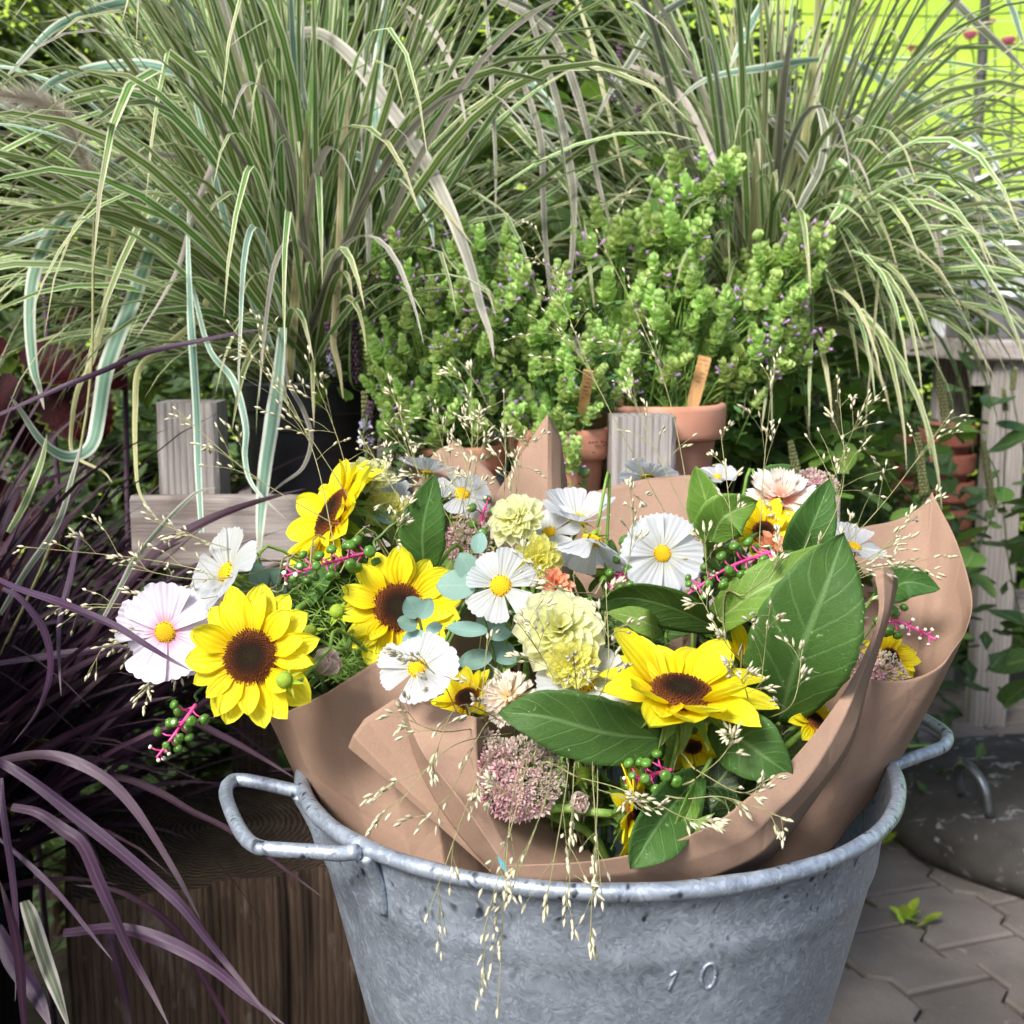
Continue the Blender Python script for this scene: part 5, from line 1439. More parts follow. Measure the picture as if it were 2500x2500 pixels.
LG = clump('ornamental_grass', 'tall striped ornamental grass fanning out of the black nursery pot', 'grass', (BP.x, BP.y, BP.z + .176), .05, [
    (150, 0, 360, 62, 89, .50, .85, .2, 1.4), (190, 110, 260, 35, 78, .45, .85, .6, 2.6), (100, 60, 200, 40, 78, .45, .8, .4, 1.8),
    (70, -60, 80, 45, 80, .45, .75, .5, 1.7), (70, 150, 330, 25, 60, .3, .55, .9, 2.2), (40, 190, 350, 55, 78, .6, .9, 1.8, 3.8), (40, 0, 360, 20, 60, .12, .3, .5, 2)], 'bladevar', 110, 11, (.0065, .0135))
Z = lambda L, y0, y1: [(x, y, y0 + (y1 - y0) * i / max(1, len(L) - 1)) for i, (x, y) in enumerate(L)]
HL = [
    ([(420, -20), (335, 0), (280, 10), (210, 32), (130, 70), (56, 145), (0, 205)], 1.62, 1.55, 19, 'bladeblue'),
    ([(490, 210), (456, 186), (373, 160), (298, 158), (210, 172), (130, 200), (70, 252), (-10, 285)], 1.62, 1.55, 22, 'bladeblue'),
    ([(700, 1000), (675, 890), (605, 700), (552, 545), (517, 405), (484, 280), (450, 127)], 1.60, 1.52, 17, 'bladeblue'),
    ([(740, 960), (713, 838), (671, 700), (610, 527), (592, 466), (554, 345), (516, 238)], 1.62, 1.55, 14, 'bladeblue'),
    ([(492, 1300), (484, 1150), (480, 1000), (468, 815), (464, 745), (459, 606), (461, 459)], 1.40, 1.45, 17, 'bladeblue'),
    ([(290, 452), (210, 484), (140, 550), (98, 624), (77, 699), (72, 792), (82, 900), (95, 945), (108, 1000)], 1.58, 1.40, 25, 'bladeblue'),
    ([(500, 460), (447, 494), (396, 554), (363, 620), (326, 727), (289, 815), (262, 890), (252, 940), (240, 1020), (226, 1080), (196, 1109), (150, 1111), (98, 1073), (52, 1005), (26, 969)], 1.58, 1.32, 30, 'bladeblue'),
    ([(707, 960), (708, 885), (722, 699), (736, 512), (745, 373), (750, 270)], 1.60, 1.52, 20, 'bladedry'),
    ([(750, 272), (742, 235), (736, 190), (738, 100), (741, -10)], 1.55, 1.55, 12, 'bladegrey'),
    ([(690, 92), (760, 78), (815, 102), (879, 163), (940, 247), (1000, 331), (1042, 400), (1080, 475), (1112, 550), (1149, 652), (1173, 745), (1196, 815), (1206, 875)], 1.62, 1.42, 28, 'bladegrey'),
    ([(905, -20), (895, 150), (893, 260), (893, 420), (900, 560), (898, 680)], 1.6, 1.52, 22, 'bladegrey'),
    ([(945, -20), (923, 154), (916, 261), (923, 396), (940, 503)], 1.6, 1.52, 22, 'bladeblue'),
    ([(855, 170), (842, 280), (835, 442), (828, 629), (819, 769), (814, 838), (828, 900), (838, 975)], 1.6, 1.48, 17, 'bladedry'),
    ([(833, 368), (893, 387), (963, 424), (1010, 475), (1047, 536), (1061, 606)], 1.62, 1.52, 22, 'bladeblue'),
    ([(907, 345), (977, 410), (1019, 470), (1075, 559), (1098, 624), (1145, 675), (1196, 717), (1212, 760)], 1.62, 1.5, 20, 'bladevar'),
    ([(972, -10), (1024, 116), (1056, 210)], 1.6, 1.6, 9, 'bladepink'),
    ([(986, 9), (1047, 60), (1089, 130), (1121, 219), (1145, 345)], 1.6, 1.55, 11, 'bladepink'),
    ([(1182, -10), (1196, 130), (1205, 280), (1210, 400), (1210, 540)], 1.6, 1.55, 9, 'bladepink'),
    ([(930, 224), (1033, 177), (1135, 149), (1232, 138)], 1.65, 1.6, 20, 'bladevar'),
    ([(612, 240), (640, 236), (560, 300), (530, 380), (480, 500), (440, 640), (400, 720), (330, 830)], 1.6, 1.4, 12, 'bladepink'),
    ([(600, 140), (560, 135), (500, 132), (465, 128)], 1.62, 1.6, 16, 'bladevar'),
    ([(500, 250), (400, 235), (300, 225), (180, 250), (80, 300), (0, 345)], 1.66, 1.6, 18, 'bladevar'),
    ([(470, 480), (430, 520), (330, 545), (200, 540), (80, 575), (-10, 610)], 1.66, 1.55, 20, 'bladeblue'),
    ([(500, 380), (420, 380), (330, 370), (270, 405), (220, 440)], 1.66, 1.55, 13, 'bladepink'),
    ([(640, 700), (560, 640), (520, 700), (480, 780), (400, 850), (340, 900), (330, 1000), (330, 1100), (340, 1200), (385, 1270)], 1.62, 1.35, 12, 'bladedry'),
    ([(470, 700), (510, 850), (570, 930), (600, 1040), (598, 1120), (620, 1190), (700, 1270)], 1.5, 1.35, 13, 'bladeblue'),
    ([(690, 800), (700, 920), (740, 1000), (760, 1070), (740, 1140), (690, 1180), (640, 1220)], 1.52, 1.42, 9, 'bladepink'),
    ([(280, 560), (290, 500), (270, 620), (255, 760), (225, 880), (190, 950), (175, 1040), (180, 1110), (250, 1150), (275, 1180)], 1.55, 1.4, 10, 'bladedry'),
    ([(690, 800), (675, 950), (660, 1060), (645, 1160), (635, 1280), (632, 1370)], 1.48, 1.36, 30, 'bladeblue'),
    ([(1320, 330), (1230, 300), (1160, 270), (1050, 245), (960, 250), (880, 290)], 1.8, 1.7, 14, 'bladevar'),
]
for L, y0, y1, w, mt in HL: hero(LG, Z(L, y0, y1), w * 1.2, mt)

# long pale blades that arch over from the same crown
_r = random.Random(77)
for i in range(46):
    az = R(_r.uniform(150, 320)); el = R(_r.uniform(45, 84))
    pts = bladepath((BP.x + _r.uniform(-.04, .04), BP.y + _r.uniform(-.04, .02), BP.z + .176), az, el, _r.uniform(.55, .95), _r.uniform(1.4, 3.6), _r, 18)
    m = MB(); m.ribbon(pts, _r.uniform(.008, .0135), np.array([-math.sin(az), math.cos(az), _r.uniform(-.8, .8)]), 0, nv=5)
    part('blade', m, MT[_r.choice(['bladevar', 'bladeblue', 'bladegrey', 'bladepink'])], LG)

RG = clump('ornamental_grass', 'drooping striped ornamental grass arching over the right side of the rack', 'grass', (GP.x, GP.y, GP.z + .195), .055, [
    (120, 0, 360, 64, 89, .45, .75, .4, 1.6), (260, -80, 80, 30, 78, .5, .90, 1.4, 3.6), (110, 100, 260, 45, 78, .5, .8, .8, 2.2), (160, 180, 330, 30, 65, .4, .7, 1.4, 3.0)], 'bladevar', 100, 12, (.007, .014))
HR = [
    ([(1275, -20), (1312, 93), (1350, 210), (1378, 326), (1396, 433), (1401, 489), (1398, 606), (1382, 745), (1368, 845)], 1.8, 1.58, 17, 'bladepink'),
    ([(1200, -5), (1247, 14), (1322, 56), (1368, 121), (1410, 233), (1438, 335), (1466, 466), (1508, 601)], 1.85, 1.7, 20, 'bladepink'),
    ([(1229, 135), (1266, 182), (1298, 261), (1322, 354), (1326, 466), (1331, 582), (1345, 722), (1370, 830)], 1.85, 1.6, 15, 'bladepink'),
    ([(1121, 172), (1196, 242), (1266, 317), (1336, 396), (1401, 480), (1424, 559), (1440, 660), (1452, 755)], 1.85, 1.6, 16, 'bladevar'),
    ([(1210, 196), (1289, 284), (1359, 373), (1406, 443), (1466, 550)], 1.9, 1.75, 12, 'bladegrey'),
    ([(1238, 140), (1303, 210), (1359, 275), (1400, 330)], 1.9, 1.85, 20, 'bladeblue'),
    ([(1400, -20), (1443, 102), (1471, 214), (1500, 330), (1527, 452)], 1.95, 1.8, 10, 'bladevar'),
    ([(1700, -10), (1662, 5), (1601, 51), (1545, 140), (1489, 224), (1443, 321)], 1.95, 1.8, 18, 'bladegrey'),
    ([(1540, 130), (1600, 149), (1684, 182), (1763, 214), (1856, 261)], 1.95, 1.95, 13, 'bladegrey'),
    ([(1540, 160), (1600, 186), (1661, 233), (1702, 298), (1744, 391), (1770, 452), (1763, 517)], 1.9, 1.7, 15, 'bladepink'),
    ([(2000, 144), (1940, 152), (1879, 163), (1730, 191), (1637, 261)], 1.85, 1.75, 19, 'bladeblue'),
    ([(1870, -10), (1833, 60), (1805, 112), (1780, 170)], 1.9, 1.85, 20, 'bladeblue'),
    ([(2040, 395), (2062, 420), (2072, 452), (2058, 500), (2019, 548)], 1.8, 1.75, 44, 'bladevar'),
    ([(1995, 250), (2008, 290), (2014, 335), (2000, 414), (1963, 484), (1926, 559), (1861, 666)], 1.85, 1.7, 20, 'bladegrey'),
    ([(2060, 420), (2094, 466), (2126, 522), (2159, 582), (2173, 660), (2180, 760), (2182, 900)], 1.9, 1.75, 17, 'bladevar'),
    ([(2050, 135), (2098, 158), (2182, 214), (2275, 265), (2345, 303), (2401, 354), (2457, 442)], 1.95, 1.85, 20, 'bladeblue'),
    ([(2040, 265), (2089, 289), (2159, 349), (2205, 419), (2240, 480), (2275, 560), (2300, 650)], 1.95, 1.8, 24, 'bladegrey'),
    ([(2120, 230), (2159, 270), (2220, 363), (2271, 466), (2290, 560), (2305, 660)], 1.95, 1.8, 18, 'bladepink'),
    ([(2290, 270), (2327, 317), (2369, 419), (2392, 536), (2410, 699), (2408, 890)], 1.95, 1.8, 12, 'bladepink'),
    ([(2280, 380), (2373, 456), (2438, 536), (2510, 606)], 1.9, 1.85, 24, 'bladeblue'),
    ([(2300, -20), (2327, 0), (2392, 65), (2462, 130), (2510, 180)], 1.9, 1.85, 20, 'bladegrey'),
    ([(2120, 140), (2168, 144), (2299, 149), (2438, 172), (2510, 186)], 2.0, 1.95, 11, 'bladevar'),
    ([(2450, -20), (2475, 30), (2490, 80), (2510, 130)], 1.9, 1.9, 14, 'bladeblue'),
    ([(1640, 300), (1700, 370), (1770, 450), (1840, 420), (1900, 385)], 1.9, 1.85, 15, 'bladegrey'),
    ([(1930, 300), (1880, 290), (1950, 360), (1985, 420), (2010, 480)], 1.9, 1.85, 15, 'bladegrey'),
    ([(2320, 560), (2340, 520), (2352, 640), (2360, 760), (2380, 880)], 1.9, 1.85, 11, 'bladevar'),
    ([(1740, 580), (1760, 520), (1775, 650), (1768, 700)], 2.0, 1.95, 16, 'bladeblue'),
]
for L, y0, y1, w, mt in HR: hero(RG, Z(L, y0, y1), w, mt)

for i in range(44):
    az = R(_r.uniform(-100, 250)); el = R(_r.uniform(55, 82))
    pts = bladepath((GP.x + _r.uniform(-.05, .05), GP.y + _r.uniform(-.05, .02), GP.z + .195), az, el, _r.uniform(.55, .95), _r.uniform(1.6, 3.8), _r, 18)
    m = MB(); m.ribbon(pts, _r.uniform(.008, .0135), np.array([-math.sin(az), math.cos(az), _r.uniform(-.8, .8)]), 0, nv=5)
    part('blade', m, MT[_r.choice(['bladevar', 'bladepink', 'bladegrey', 'bladepink', 'bladedry'])], RG)

# purple fountain grass
pp = thing('plastic_pot', 'black pot of purple grass beyond the timber block', 'pot', loc=(-.78, 1.42, 0))
m = MB(); m.lathe([(0, 0), (.13, 0), (.135, .01), (.165, .50), (.175, .505), (.18, .56), (.172, .56), (.16, .5), (.155, .45)], 40); obj('shell', m.mesh('shell', MT['blackplastic']), pp)
m = MB(); m.lathe([(.168, .52), (.1, .53), (.01, .535)], 24); obj('soil', m.mesh('soil', MT['soil']), pp)
PG = clump('purple_grass', 'dark purple fountain grass spilling over the timber block on the left', 'grass', (-.78, 1.42, .53), .12, [
    (130, 0, 80, 30, 80, .35, .7, .6, 1.8), (150, 0, 360, 50, 88, .4, .75, .4, 1.6), (60, -20, 40, 25, 60, .3, .6, .5, 1.4), (120, 10, 90, 30, 70, .5, .85, .5, 1.5)], 'bladepurple', 60, 13, (.007, .014))
HP = [
    ([(-10, 1411), (47, 1437), (124, 1462), (186, 1487), (280, 1527), (357, 1574), (413, 1608), (466, 1637)], .90, .80, 19, 'bladelilac'),
    ([(-20, 1862), (70, 1844), (140, 1847), (210, 1872), (270, 1910), (321, 1965), (373, 2040), (443, 2156), (489, 2245)], 1.15, 1.1, 28, 'bladelilac'),
    ([(-10, 1860), (14, 1868), (93, 1919), (186, 1993), (280, 2068), (373, 2147), (443, 2212), (512, 2301), (582, 2389), (680, 2510)], 1.1, 1.02, 30, 'bladelilac'),
    ([(28, 1970), (93, 1984), (154, 2026), (200, 2063), (242, 2156), (280, 2240), (317, 2324), (373, 2427), (415, 2510)], 1.1, 1.05, 32, 'bladelilac'),
    ([(154, 2278), (280, 2266), (373, 2287), (466, 2329), (536, 2375), (606, 2436), (705, 2510)], 1.1, 1.05, 34, 'bladelilac'),
    ([(-10, 2040), (70, 2110), (140, 2180), (210, 2264), (275, 2345)], 1.05, 1.0, 14, 'bladelilac'),
    ([(2, 1900), (5, 1961), (14, 2026), (33, 2166), (42, 2306), (37, 2445)], 1.05, 1.0, 18, 'bladelilac'),
    ([(60, 2200), (75, 2240), (112, 2352), (140, 2427), (170, 2515)], 1.05, 1.0, 40, 'bladegrey'),
    ([(-10, 2265), (37, 2352), (84, 2422), (125, 2510)], 1.05, 1.0, 50, 'bladelilac'),
    ([(265, 2280), (275, 2315), (298, 2400), (321, 2510)], 1.12, 1.1, 30, 'bladepurple'),
    ([(-10, 1015), (129, 954), (248, 907), (362, 860), (500, 829), (600, 810), (648, 805)], 1.25, 1.3, 14, 'bladelilac'),
    ([(6, 1437), (47, 1459), (87, 1505), (112, 1552), (123, 1614), (115, 1676), (87, 1744), (31, 1816)], 1.1, 1.1, 18, 'bladelilac'),
    ([(200, 1290), (183, 1350), (168, 1421), (152, 1484), (144, 1536), (144, 1614), (149, 1698)], 1.15, 1.1, 15, 'bladelilac'),
    ([(150, 1700), (233, 1536), (280, 1468), (326, 1409), (388, 1350), (450, 1320)], 1.3, 1.35, 24, 'bladepurple'),
    ([(300, 1440), (329, 1400), (409, 1323), (517, 1265), (626, 1225), (745, 1193)], 1.3, 1.35, 24, 'bladepurple'),
    ([(-10, 1620), (109, 1602), (217, 1589), (300, 1580), (340, 1590)], 1.2, 1.2, 20, 'bladelilac'),
    ([(-10, 1755), (93, 1685), (186, 1630), (280, 1586), (350, 1560)], 1.25, 1.25, 18, 'bladepurple'),
    ([(140, 1933), (210, 1900), (303, 1900), (396, 1938), (466, 1980), (560, 2026), (680, 2110), (792, 2194)], 1.3, 1.25, 18, 'bladepurple'),
    ([(250, 1900), (330, 1830), (430, 1770), (520, 1700), (600, 1680)], 1.35, 1.35, 20, 'bladepurple'),
    ([(-10, 1900), (100, 1830), (220, 1770), (340, 1720), (420, 1700)], 1.3, 1.3, 20, 'bladepurple'),
    ([(360, 1790), (450, 1760), (550, 1800), (640, 1850), (720, 1900)], 1.3, 1.28, 16, 'bladepurple'),
    ([(254, 1505), (300, 1420), (336, 1357), (414, 1264), (481, 1202), (530, 1190)], 1.25, 1.3, 14, 'bladegrey'),
    ([(0, 1500), (60, 1400), (140, 1280), (180, 1150), (200, 1080)], 1.3, 1.35, 16, 'bladegrey'),
    ([(20, 1300), (60, 1230), (100, 1130), (115, 1060)], 1.3, 1.35, 18, 'bladevar'),
    ([(60, 2510), (40, 2300), (0, 2150)], 1.0, 1.0, 26, 'bladepurple'),
    ([(560, 2500), (480, 2360), (420, 2260), (300, 2180), (180, 2160)], 1.15, 1.15, 20, 'bladepurple'),
]
for L, y0, y1, w, mt in HP: hero(PG, Z(L, y0, y1), w, mt)

# pale plume
def plume(pts, wpx, label):
    a = crv([P(*p) for p in pts], 40); r = random.Random(5)
    t = thing('grass_plume', label, 'plume', loc=a[0])
    m = MB(); m.tube(a, .0015, .001, 5)
    end = a[0]; m.tube(crv([end, end + np.array([-.02, -.1, -.35]), np.array([-.80, 1.44, .54])], 20), .0015, .002, 5)
    part('stalk', m, MT['strawstem'], t)
    m = MB(); W = wpx * mpp(pts[0][2]) * .5
    for i in range(1500):
        k = r.randint(1, 38); p = a[k]; tg = nrm(a[k + 1] - a[k - 1])
        o = nrm(np.array([r.gauss(0, 1) for _ in range(3)])); o = nrm(o - tg * np.dot(o, tg) + tg * .9)
        q = W * (1 - abs(k / 39 - .45) ** 2 * 2.2) * r.uniform(.6, 1.3) * 1.5
        e = p + o * q; s = nrm(np.cross(o, [.2, .9, .3])) * .0004
        m.add([p - s, p + s, e], [(0, 1, 2)])
    part('bristles', m, MT['plume'], t, kind='stuff')
plume([(235, 470, 1.45), (205, 390, 1.44), (165, 300, 1.43), (100, 250, 1.42), (20, 235, 1.42), (-60, 240, 1.42)], 80, 'fluffy pale beige grass plume arching at the left edge')

# dark red coleus
def coleus():
    r = random.Random(3)
    c = P(120, 940, 1.85)
    t = thing('coleus', 'dark red coleus with yellow green leaf edges behind the purple grass', 'coleus', loc=(c.x, c.y, 0))
    me = [petal_unit('leaf_c', lambda q: rl(q) * (1 + .13 * math.sin(q * 44)), .34, .15, curl=cc, seed=90, wave=.10, mat=MT['coleus'], nu=22, nv=6) for cc in (-.6, -.2, -1.0)]
    for i, (px, py, s, ang, ti) in enumerate([(60, 850, .11, -20, .2), (120, 900, .13, -60, .0), (180, 870, .10, -10, .5), (40, 920, .12, -120, .1), (130, 820, .09, 40, .6), (220, 930, .09, -75, .1), (20, 850, .12, 180, .3), (80, 960, .10, -90, .0), (10, 1180, .10, -80, .1), (60, 1240, .09, -50, .1), (20, 1320, .10, -100, .0)]):
        b = P(px, py, 1.85 + r.uniform(-.06, .08)); a = R(ang)
        d = Vector((math.cos(a), -.5, math.sin(a))).normalized(); v = Vector((0.1, -.8, .5 + ti)).normalized(); s_ = d.cross(v).normalized(); n_ = s_.cross(d)
        M = Matrix(((s_.x, d.x, n_.x, b.x), (s_.y, d.y, n_.y, b.y), (s_.z, d.z, n_.z, b.z), (0, 0, 0, 1))) @ Matrix.Scale(s, 4)
        obj('leaf', me[i % 3], t, M, world=True)
    m = MB()
    for x in (-.05, .0, .06): m.tube(crv([(c.x + x, c.y, -.02), (c.x + x * 1.5, c.y + .02, .6), (c.x + x * 2, c.y, 1.35)], 12), .006, .004, 6)
    part('stem', m, MT['spike'], t)
coleus()
# ------------------------------------------------------------------ oregano with hop-like heads
def headmesh(seed, tiers):
    r = random.Random(seed); m = MB()
    for k in range(tiers):
        z = k / tiers; rad = .36 * (1 - .55 * z) * (1.05 if k else .8)
        for q in range(2 if k < tiers - 1 else 3):
            for s in (0, 1):
                if q == 2 and s: continue
                a = (k % 2) * math.pi / 2 + s * math.pi + q * math.pi * .5 * .98 + r.uniform(-.25, .25)
                el = .55 + .75 * z + (.25 if q else 0)
                L = .47 * (1 - .35 * z) * r.uniform(.85, 1.15) * (.85 if q else 1); W = L * .54
                d = np.array([math.cos(a) * math.cos(el), math.sin(a) * math.cos(el), math.sin(el)]); sd = np.array([-math.sin(a), math.cos(a), 0]); up = np.cross(d, sd)
                b = np.array([math.cos(a) * .05, math.sin(a) * .05, z * 1.2])
                if up[2] < 0: up = -up
                rows = []
                for t, w_, cz in ((0, .35, 0), (.35, 1, -.16), (.7, .9, -.14), (1, .08, .04)):
                    rows.append([b + d * L * t + sd * W * w_ * v - (-up) * L * (cz + .22 * v * v * w_) for v in (-1, 0, 1)])
                m.grid([[tuple(p) for p in rw] for rw in rows])
    return m.mesh('flower_head', MT['bract'])
HEADS = [headmesh(i, t) for i, t in enumerate((3, 4, 5, 5, 6, 7))]
m = MB()
for k in range(4):
    a = k * 1.7; d = np.array([math.cos(a) * .8, math.sin(a) * .8, .6])
    b = np.array([math.cos(a) * .2, math.sin(a) * .2, .25 + .16 * k])
    m.tube([b, b + d * .3, b + d * .42 + np.array([0, 0, .03])], .035, .075, 5)
BLOS = m.mesh('blossoms', MT['lilac'])
def oregano(label, potc, z0, lobes, seed, size=(36, 54), nst=26, nleaf=130):
    """lobes: (px, py, Y, rx, ry, rdepth, count)"""
    r = random.Random(seed)
    base = Vector((potc[0], potc[1], z0))
    t = thing('oregano_plant', label, 'oregano', loc=base)
    st = MB(); lf = MB(); heads = []
    for (px, py, Y, rx, ry, rd, n) in lobes:
        c = P(px, py, Y); q = mpp(Y)
        for i in range(int(n * .88)):
            while True:
                v = Vector((r.uniform(-1, 1), r.uniform(-1, 1), r.uniform(-1, 1)))
                if .25 < v.length < 1: break
            if v.y > .25 and r.random() < .6: v.y = -v.y
            p = c + Vector((v.x * rx * q, v.y * rd, v.z * ry * q))
            d = Vector((v.x * .55 + r.uniform(-.3, .3), v.y * .6 - .25 + r.uniform(-.3, .3), .85 + v.z * .4 + r.uniform(-.3, .3))).normalized()
            heads.append((p, d, r.uniform(*size) * q * r.choice((.7, .9, 1.0, 1.0, 1.1))))
    for i, (p, d, s) in enumerate(heads):
        o = obj('flower_head', HEADS[i % 6], t, frame(p, d, r.uniform(0, 6), s), world=True)
        if r.random() < .24: obj('blossoms', BLOS, o, kind=None)
        b = base + Vector((r.uniform(-.04, .04), r.uniform(-.04, .04), 0))
        mid = b * .45 + p * .55 - d * .02 + Vector((0, 0, .015))
        if i % 2 == 0:
            st.tube(crv([b, mid, p - d * .012, p + d * .002], 10), .0012, .0008, 4)
        else:
            st.tube(crv([p - d * .05 + Vector((r.uniform(-.01, .01), .01, -.01)), p], 4), .0008, .0007, 4)
        for k in range(3):      # small leaves below the head
            a = p - d * r.uniform(.008, .055) + Vector((r.uniform(-.012, .012), r.uniform(-.008, .012), r.uniform(-.012, .006)))
            dd = Vector((r.uniform(-1, 1), r.uniform(-1, .4), r.uniform(-.3, .6))).normalized()
            s2 = dd.cross(Vector((r.uniform(-.3, .3), -.4, 1))).normalized(); L = .014 * r.uniform(.6, 1.3); n2 = s2.cross(dd)
            rows = [[a + dd * L * tt + s2 * L * .36 * w_ * v + n2 * L * .1 * v * v for v in (-1, 0, 1)] for tt, w_ in ((0, .15), (.35, 1), (.7, .8), (1, .05))]
            lf.grid([[tuple(x) for x in rw] for rw in rows])
    part('stems', st, MT['stem'], t, kind='stuff')
    part('leaves', lf, MT['oregleaf'], t, kind='stuff')
oregano('bushy oregano mound with green hop like bracts spilling from the shaded terracotta pot', POTA, SZ + .098, [
    (985, 660, 1.62, 120, 150, .10, 70), (1180, 690, 1.60, 110, 110, .09, 45), (1060, 880, 1.56, 190, 140, .09, 90), (1010, 1040, 1.52, 90, 75, .05, 32), (1150, 1010, 1.54, 130, 55, .05, 30)], 1)
oregano('oregano plant with lilac blossoms leaning over the stamped terracotta pot', POTB, SZ + .118, [
    (1260, 780, 1.58, 130, 150, .08, 55), (1350, 960, 1.54, 120, 130, .06, 60), (1320, 1050, 1.53, 80, 45, .04, 16), (1400, 1100, 1.49, 35, 50, .02, 9), (1490, 930, 1.58, 70, 120, .05, 24)], 2)
oregano('tall oregano with drooping yellow green bract spikes in the broad rimmed pot', POTC, SZ + .139, [
    (1700, 470, 1.70, 80, 95, .06, 30), (1650, 620, 1.68, 90, 120, .07, 40), (1690, 770, 1.66, 80, 120, .07, 38), (1500, 690, 1.68, 110, 140, .08, 40), (1560, 860, 1.64, 90, 110, .06, 30), (1900, 690, 1.70, 90, 110, .07, 36), (1830, 830, 1.68, 120, 110, .07, 44), (1790, 960, 1.66, 70, 70, .05, 16), (1970, 620, 1.72, 40, 70, .03, 12), (1960, 860, 1.70, 60, 60, .04, 12)], 3, (42, 64))

# ------------------------------------------------------------------ basil with purple flower spikes
def spikes(t, m, top, d, L, r, purple=True):
    d = nrm(d)
    for k in range(int(L / .0055)):
        c = np.array(top) - d * k * .0055
        x = nrm(np.cross(d, [.4, .3, .8])); y = np.cross(d, x)
        for q in range(6):
            a = q * math.pi / 3 + (k % 2) * .5
            o = x * math.cos(a) + y * math.sin(a)
            w_ = .0035 * min(1, .35 + k * .12)
            p = c + o * w_
            m.lathe([(.0002, .003), (.0019, .002), (.0022, -.001), (.0005, -.003)], 5, tuple(p + o * .0015))
def basil(label, base, stems, seed, nleaf=40, mat='round', ls=.035, group=None):
    """stems: (px,py,Y of tip, spike length m, blossoms)"""
    r = random.Random(seed); base = Vector(base)
    t = thing('basil_plant', label, 'basil', loc=base, group=group)
    st = MB(); n = 0
    for (px, py, Y, L, blo) in stems:
        tip = P(px, py, Y)
        d = Vector((r.uniform(-.25, .25), r.uniform(-.2, .1), 1)).normalized()
        mid = base * .5 + tip * .5 + Vector((r.uniform(-.05, .05), .05, .06))
        low = tip - d * max(L, .01)
        path = crv([base + Vector((r.uniform(-.03, .03), r.uniform(-.03, .03), 0)), mid, low, tip], 20)
        st.tube(path, .0022, .0012, 5)
        if L > 0:
            m = MB(); spikes(t, m, tip, np.array(tip - low), L, r)
            part('flower_spike', m, MT['spike' if blo >= 0 else 'seedhead'], t)
            if blo > 0:
                m = MB()
                for k in range(blo * 2):
                    p = np.array(low) + np.array(d) * L * r.uniform(.0, .5); o = nrm([r.uniform(-1, 1), -1.0 * r.random(), r.uniform(-.3, .5)])
                    p = p + o * .006; s = nrm(np.cross(o, [0, .3, 1])); u = np.cross(s, o)
                    for q in range(4):
                        a = q * 1.57 + .4; e = s * math.cos(a) + u * math.sin(a)
                        m.add([tuple(p), tuple(p + o * .003 + e * .003 + np.cross(o, e) * .002), tuple(p + o * .004 + e * .007), tuple(p + o * .003 + e * .003 - np.cross(o, e) * .002)], [(0, 1, 2, 3)])
                part('blossoms', m, MT['palelilac'], t)
        for k in range(nleaf // len(stems)):
            q = r.uniform(.25, .85); b = Vector(path[int(q * 18)])
            a = r.uniform(0, 6.28)
            M = Matrix.Translation(b + Vector((r.uniform(-.02, .02), r.uniform(-.02, .02), 0))) @ Matrix.Rotation(a, 4, 'Z') @ Matrix.Rotation(r.uniform(-.7, .5), 4, 'X') @ Matrix.Rotation(r.uniform(-.5, .5), 4, 'Y') @ Matrix.Scale(ls * r.uniform(.6, 1.4), 4)
            obj('leaf', r.choice(PV[mat]), t, M, world=True)
    part('stems', st, MT['stemdark'], t, kind='stuff')
basil('basil with lilac flower spikes between striped grass and oregano', (-.14, 1.80, SZ), [(818, 445, 1.66, .05, 0), (855, 505, 1.64, .05, 6), (880, 640, 1.6, .16, -1), (800, 790, 1.56, .07, 3), (860, 720, 1.58, .12, 0), (890, 960, 1.54, .10, -1), (905, 985, 1.52, .05, 5)], 1, 26)
basil('tall basil with dark purple spikes above the middle of the rack', (.08, 2.10, SZ), [(1345, 30, 2.0, .06, 3), (1515, 110, 2.0, .09, 6), (1560, 260, 2.0, .07, 0), (1140, 250, 2.05, .10, -1), (1180, 450, 2.0, .12, -1), (1250, 480, 2.0, .10, -1), (1420, 330, 2.05, 0, 0), (1300, 290, 2.05, 0, 0), (1610, 400, 1.95, 0, 0)], 2, 110, 'round', .05)
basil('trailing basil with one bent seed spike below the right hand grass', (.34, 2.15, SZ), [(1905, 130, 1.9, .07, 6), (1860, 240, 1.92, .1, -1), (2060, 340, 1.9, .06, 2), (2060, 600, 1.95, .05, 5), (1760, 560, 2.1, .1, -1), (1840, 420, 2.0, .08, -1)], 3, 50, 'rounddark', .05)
basil('leafy green mint bush beside the right end of the rack', (.60, 2.25, -.02), [(2020, 850, 2.1, 0, 0), (2100, 780, 2.2, 0, 0), (2150, 900, 2.1, 0, 0), (2230, 1010, 2.05, .1, -1), (2090, 1000, 2.05, .12, -1), (1950, 930, 2.1, 0, 0), (2160, 1080, 2.0, 0, 0), (2370, 760, 2.3, .04, 4), (2400, 1080, 2.0, .12, -1), (1990, 1060, 2.05, .10, -1), (2180, 830, 2.25, 0, 0)], 4, 170, 'round', .05)
basil('tangled light green mint in front of the drooping grass pot', (.35, 1.84, SZ), [(1880, 960, 1.78, 0, 0), (1960, 900, 1.80, 0, 0), (2040, 930, 1.80, .1, -1), (2110, 860, 1.85, 0, 0), (2180, 960, 1.85, 0, 0), (2240, 1060, 1.85, .12, -1), (2130, 1090, 1.80, 0, 0), (2020, 1090, 1.76, 0, 0), (1930, 1080, 1.74, .08, -1), (2200, 800, 1.95, 0, 0), (2290, 900, 1.9, .1, -1)], 9, 190, 'round', .042)
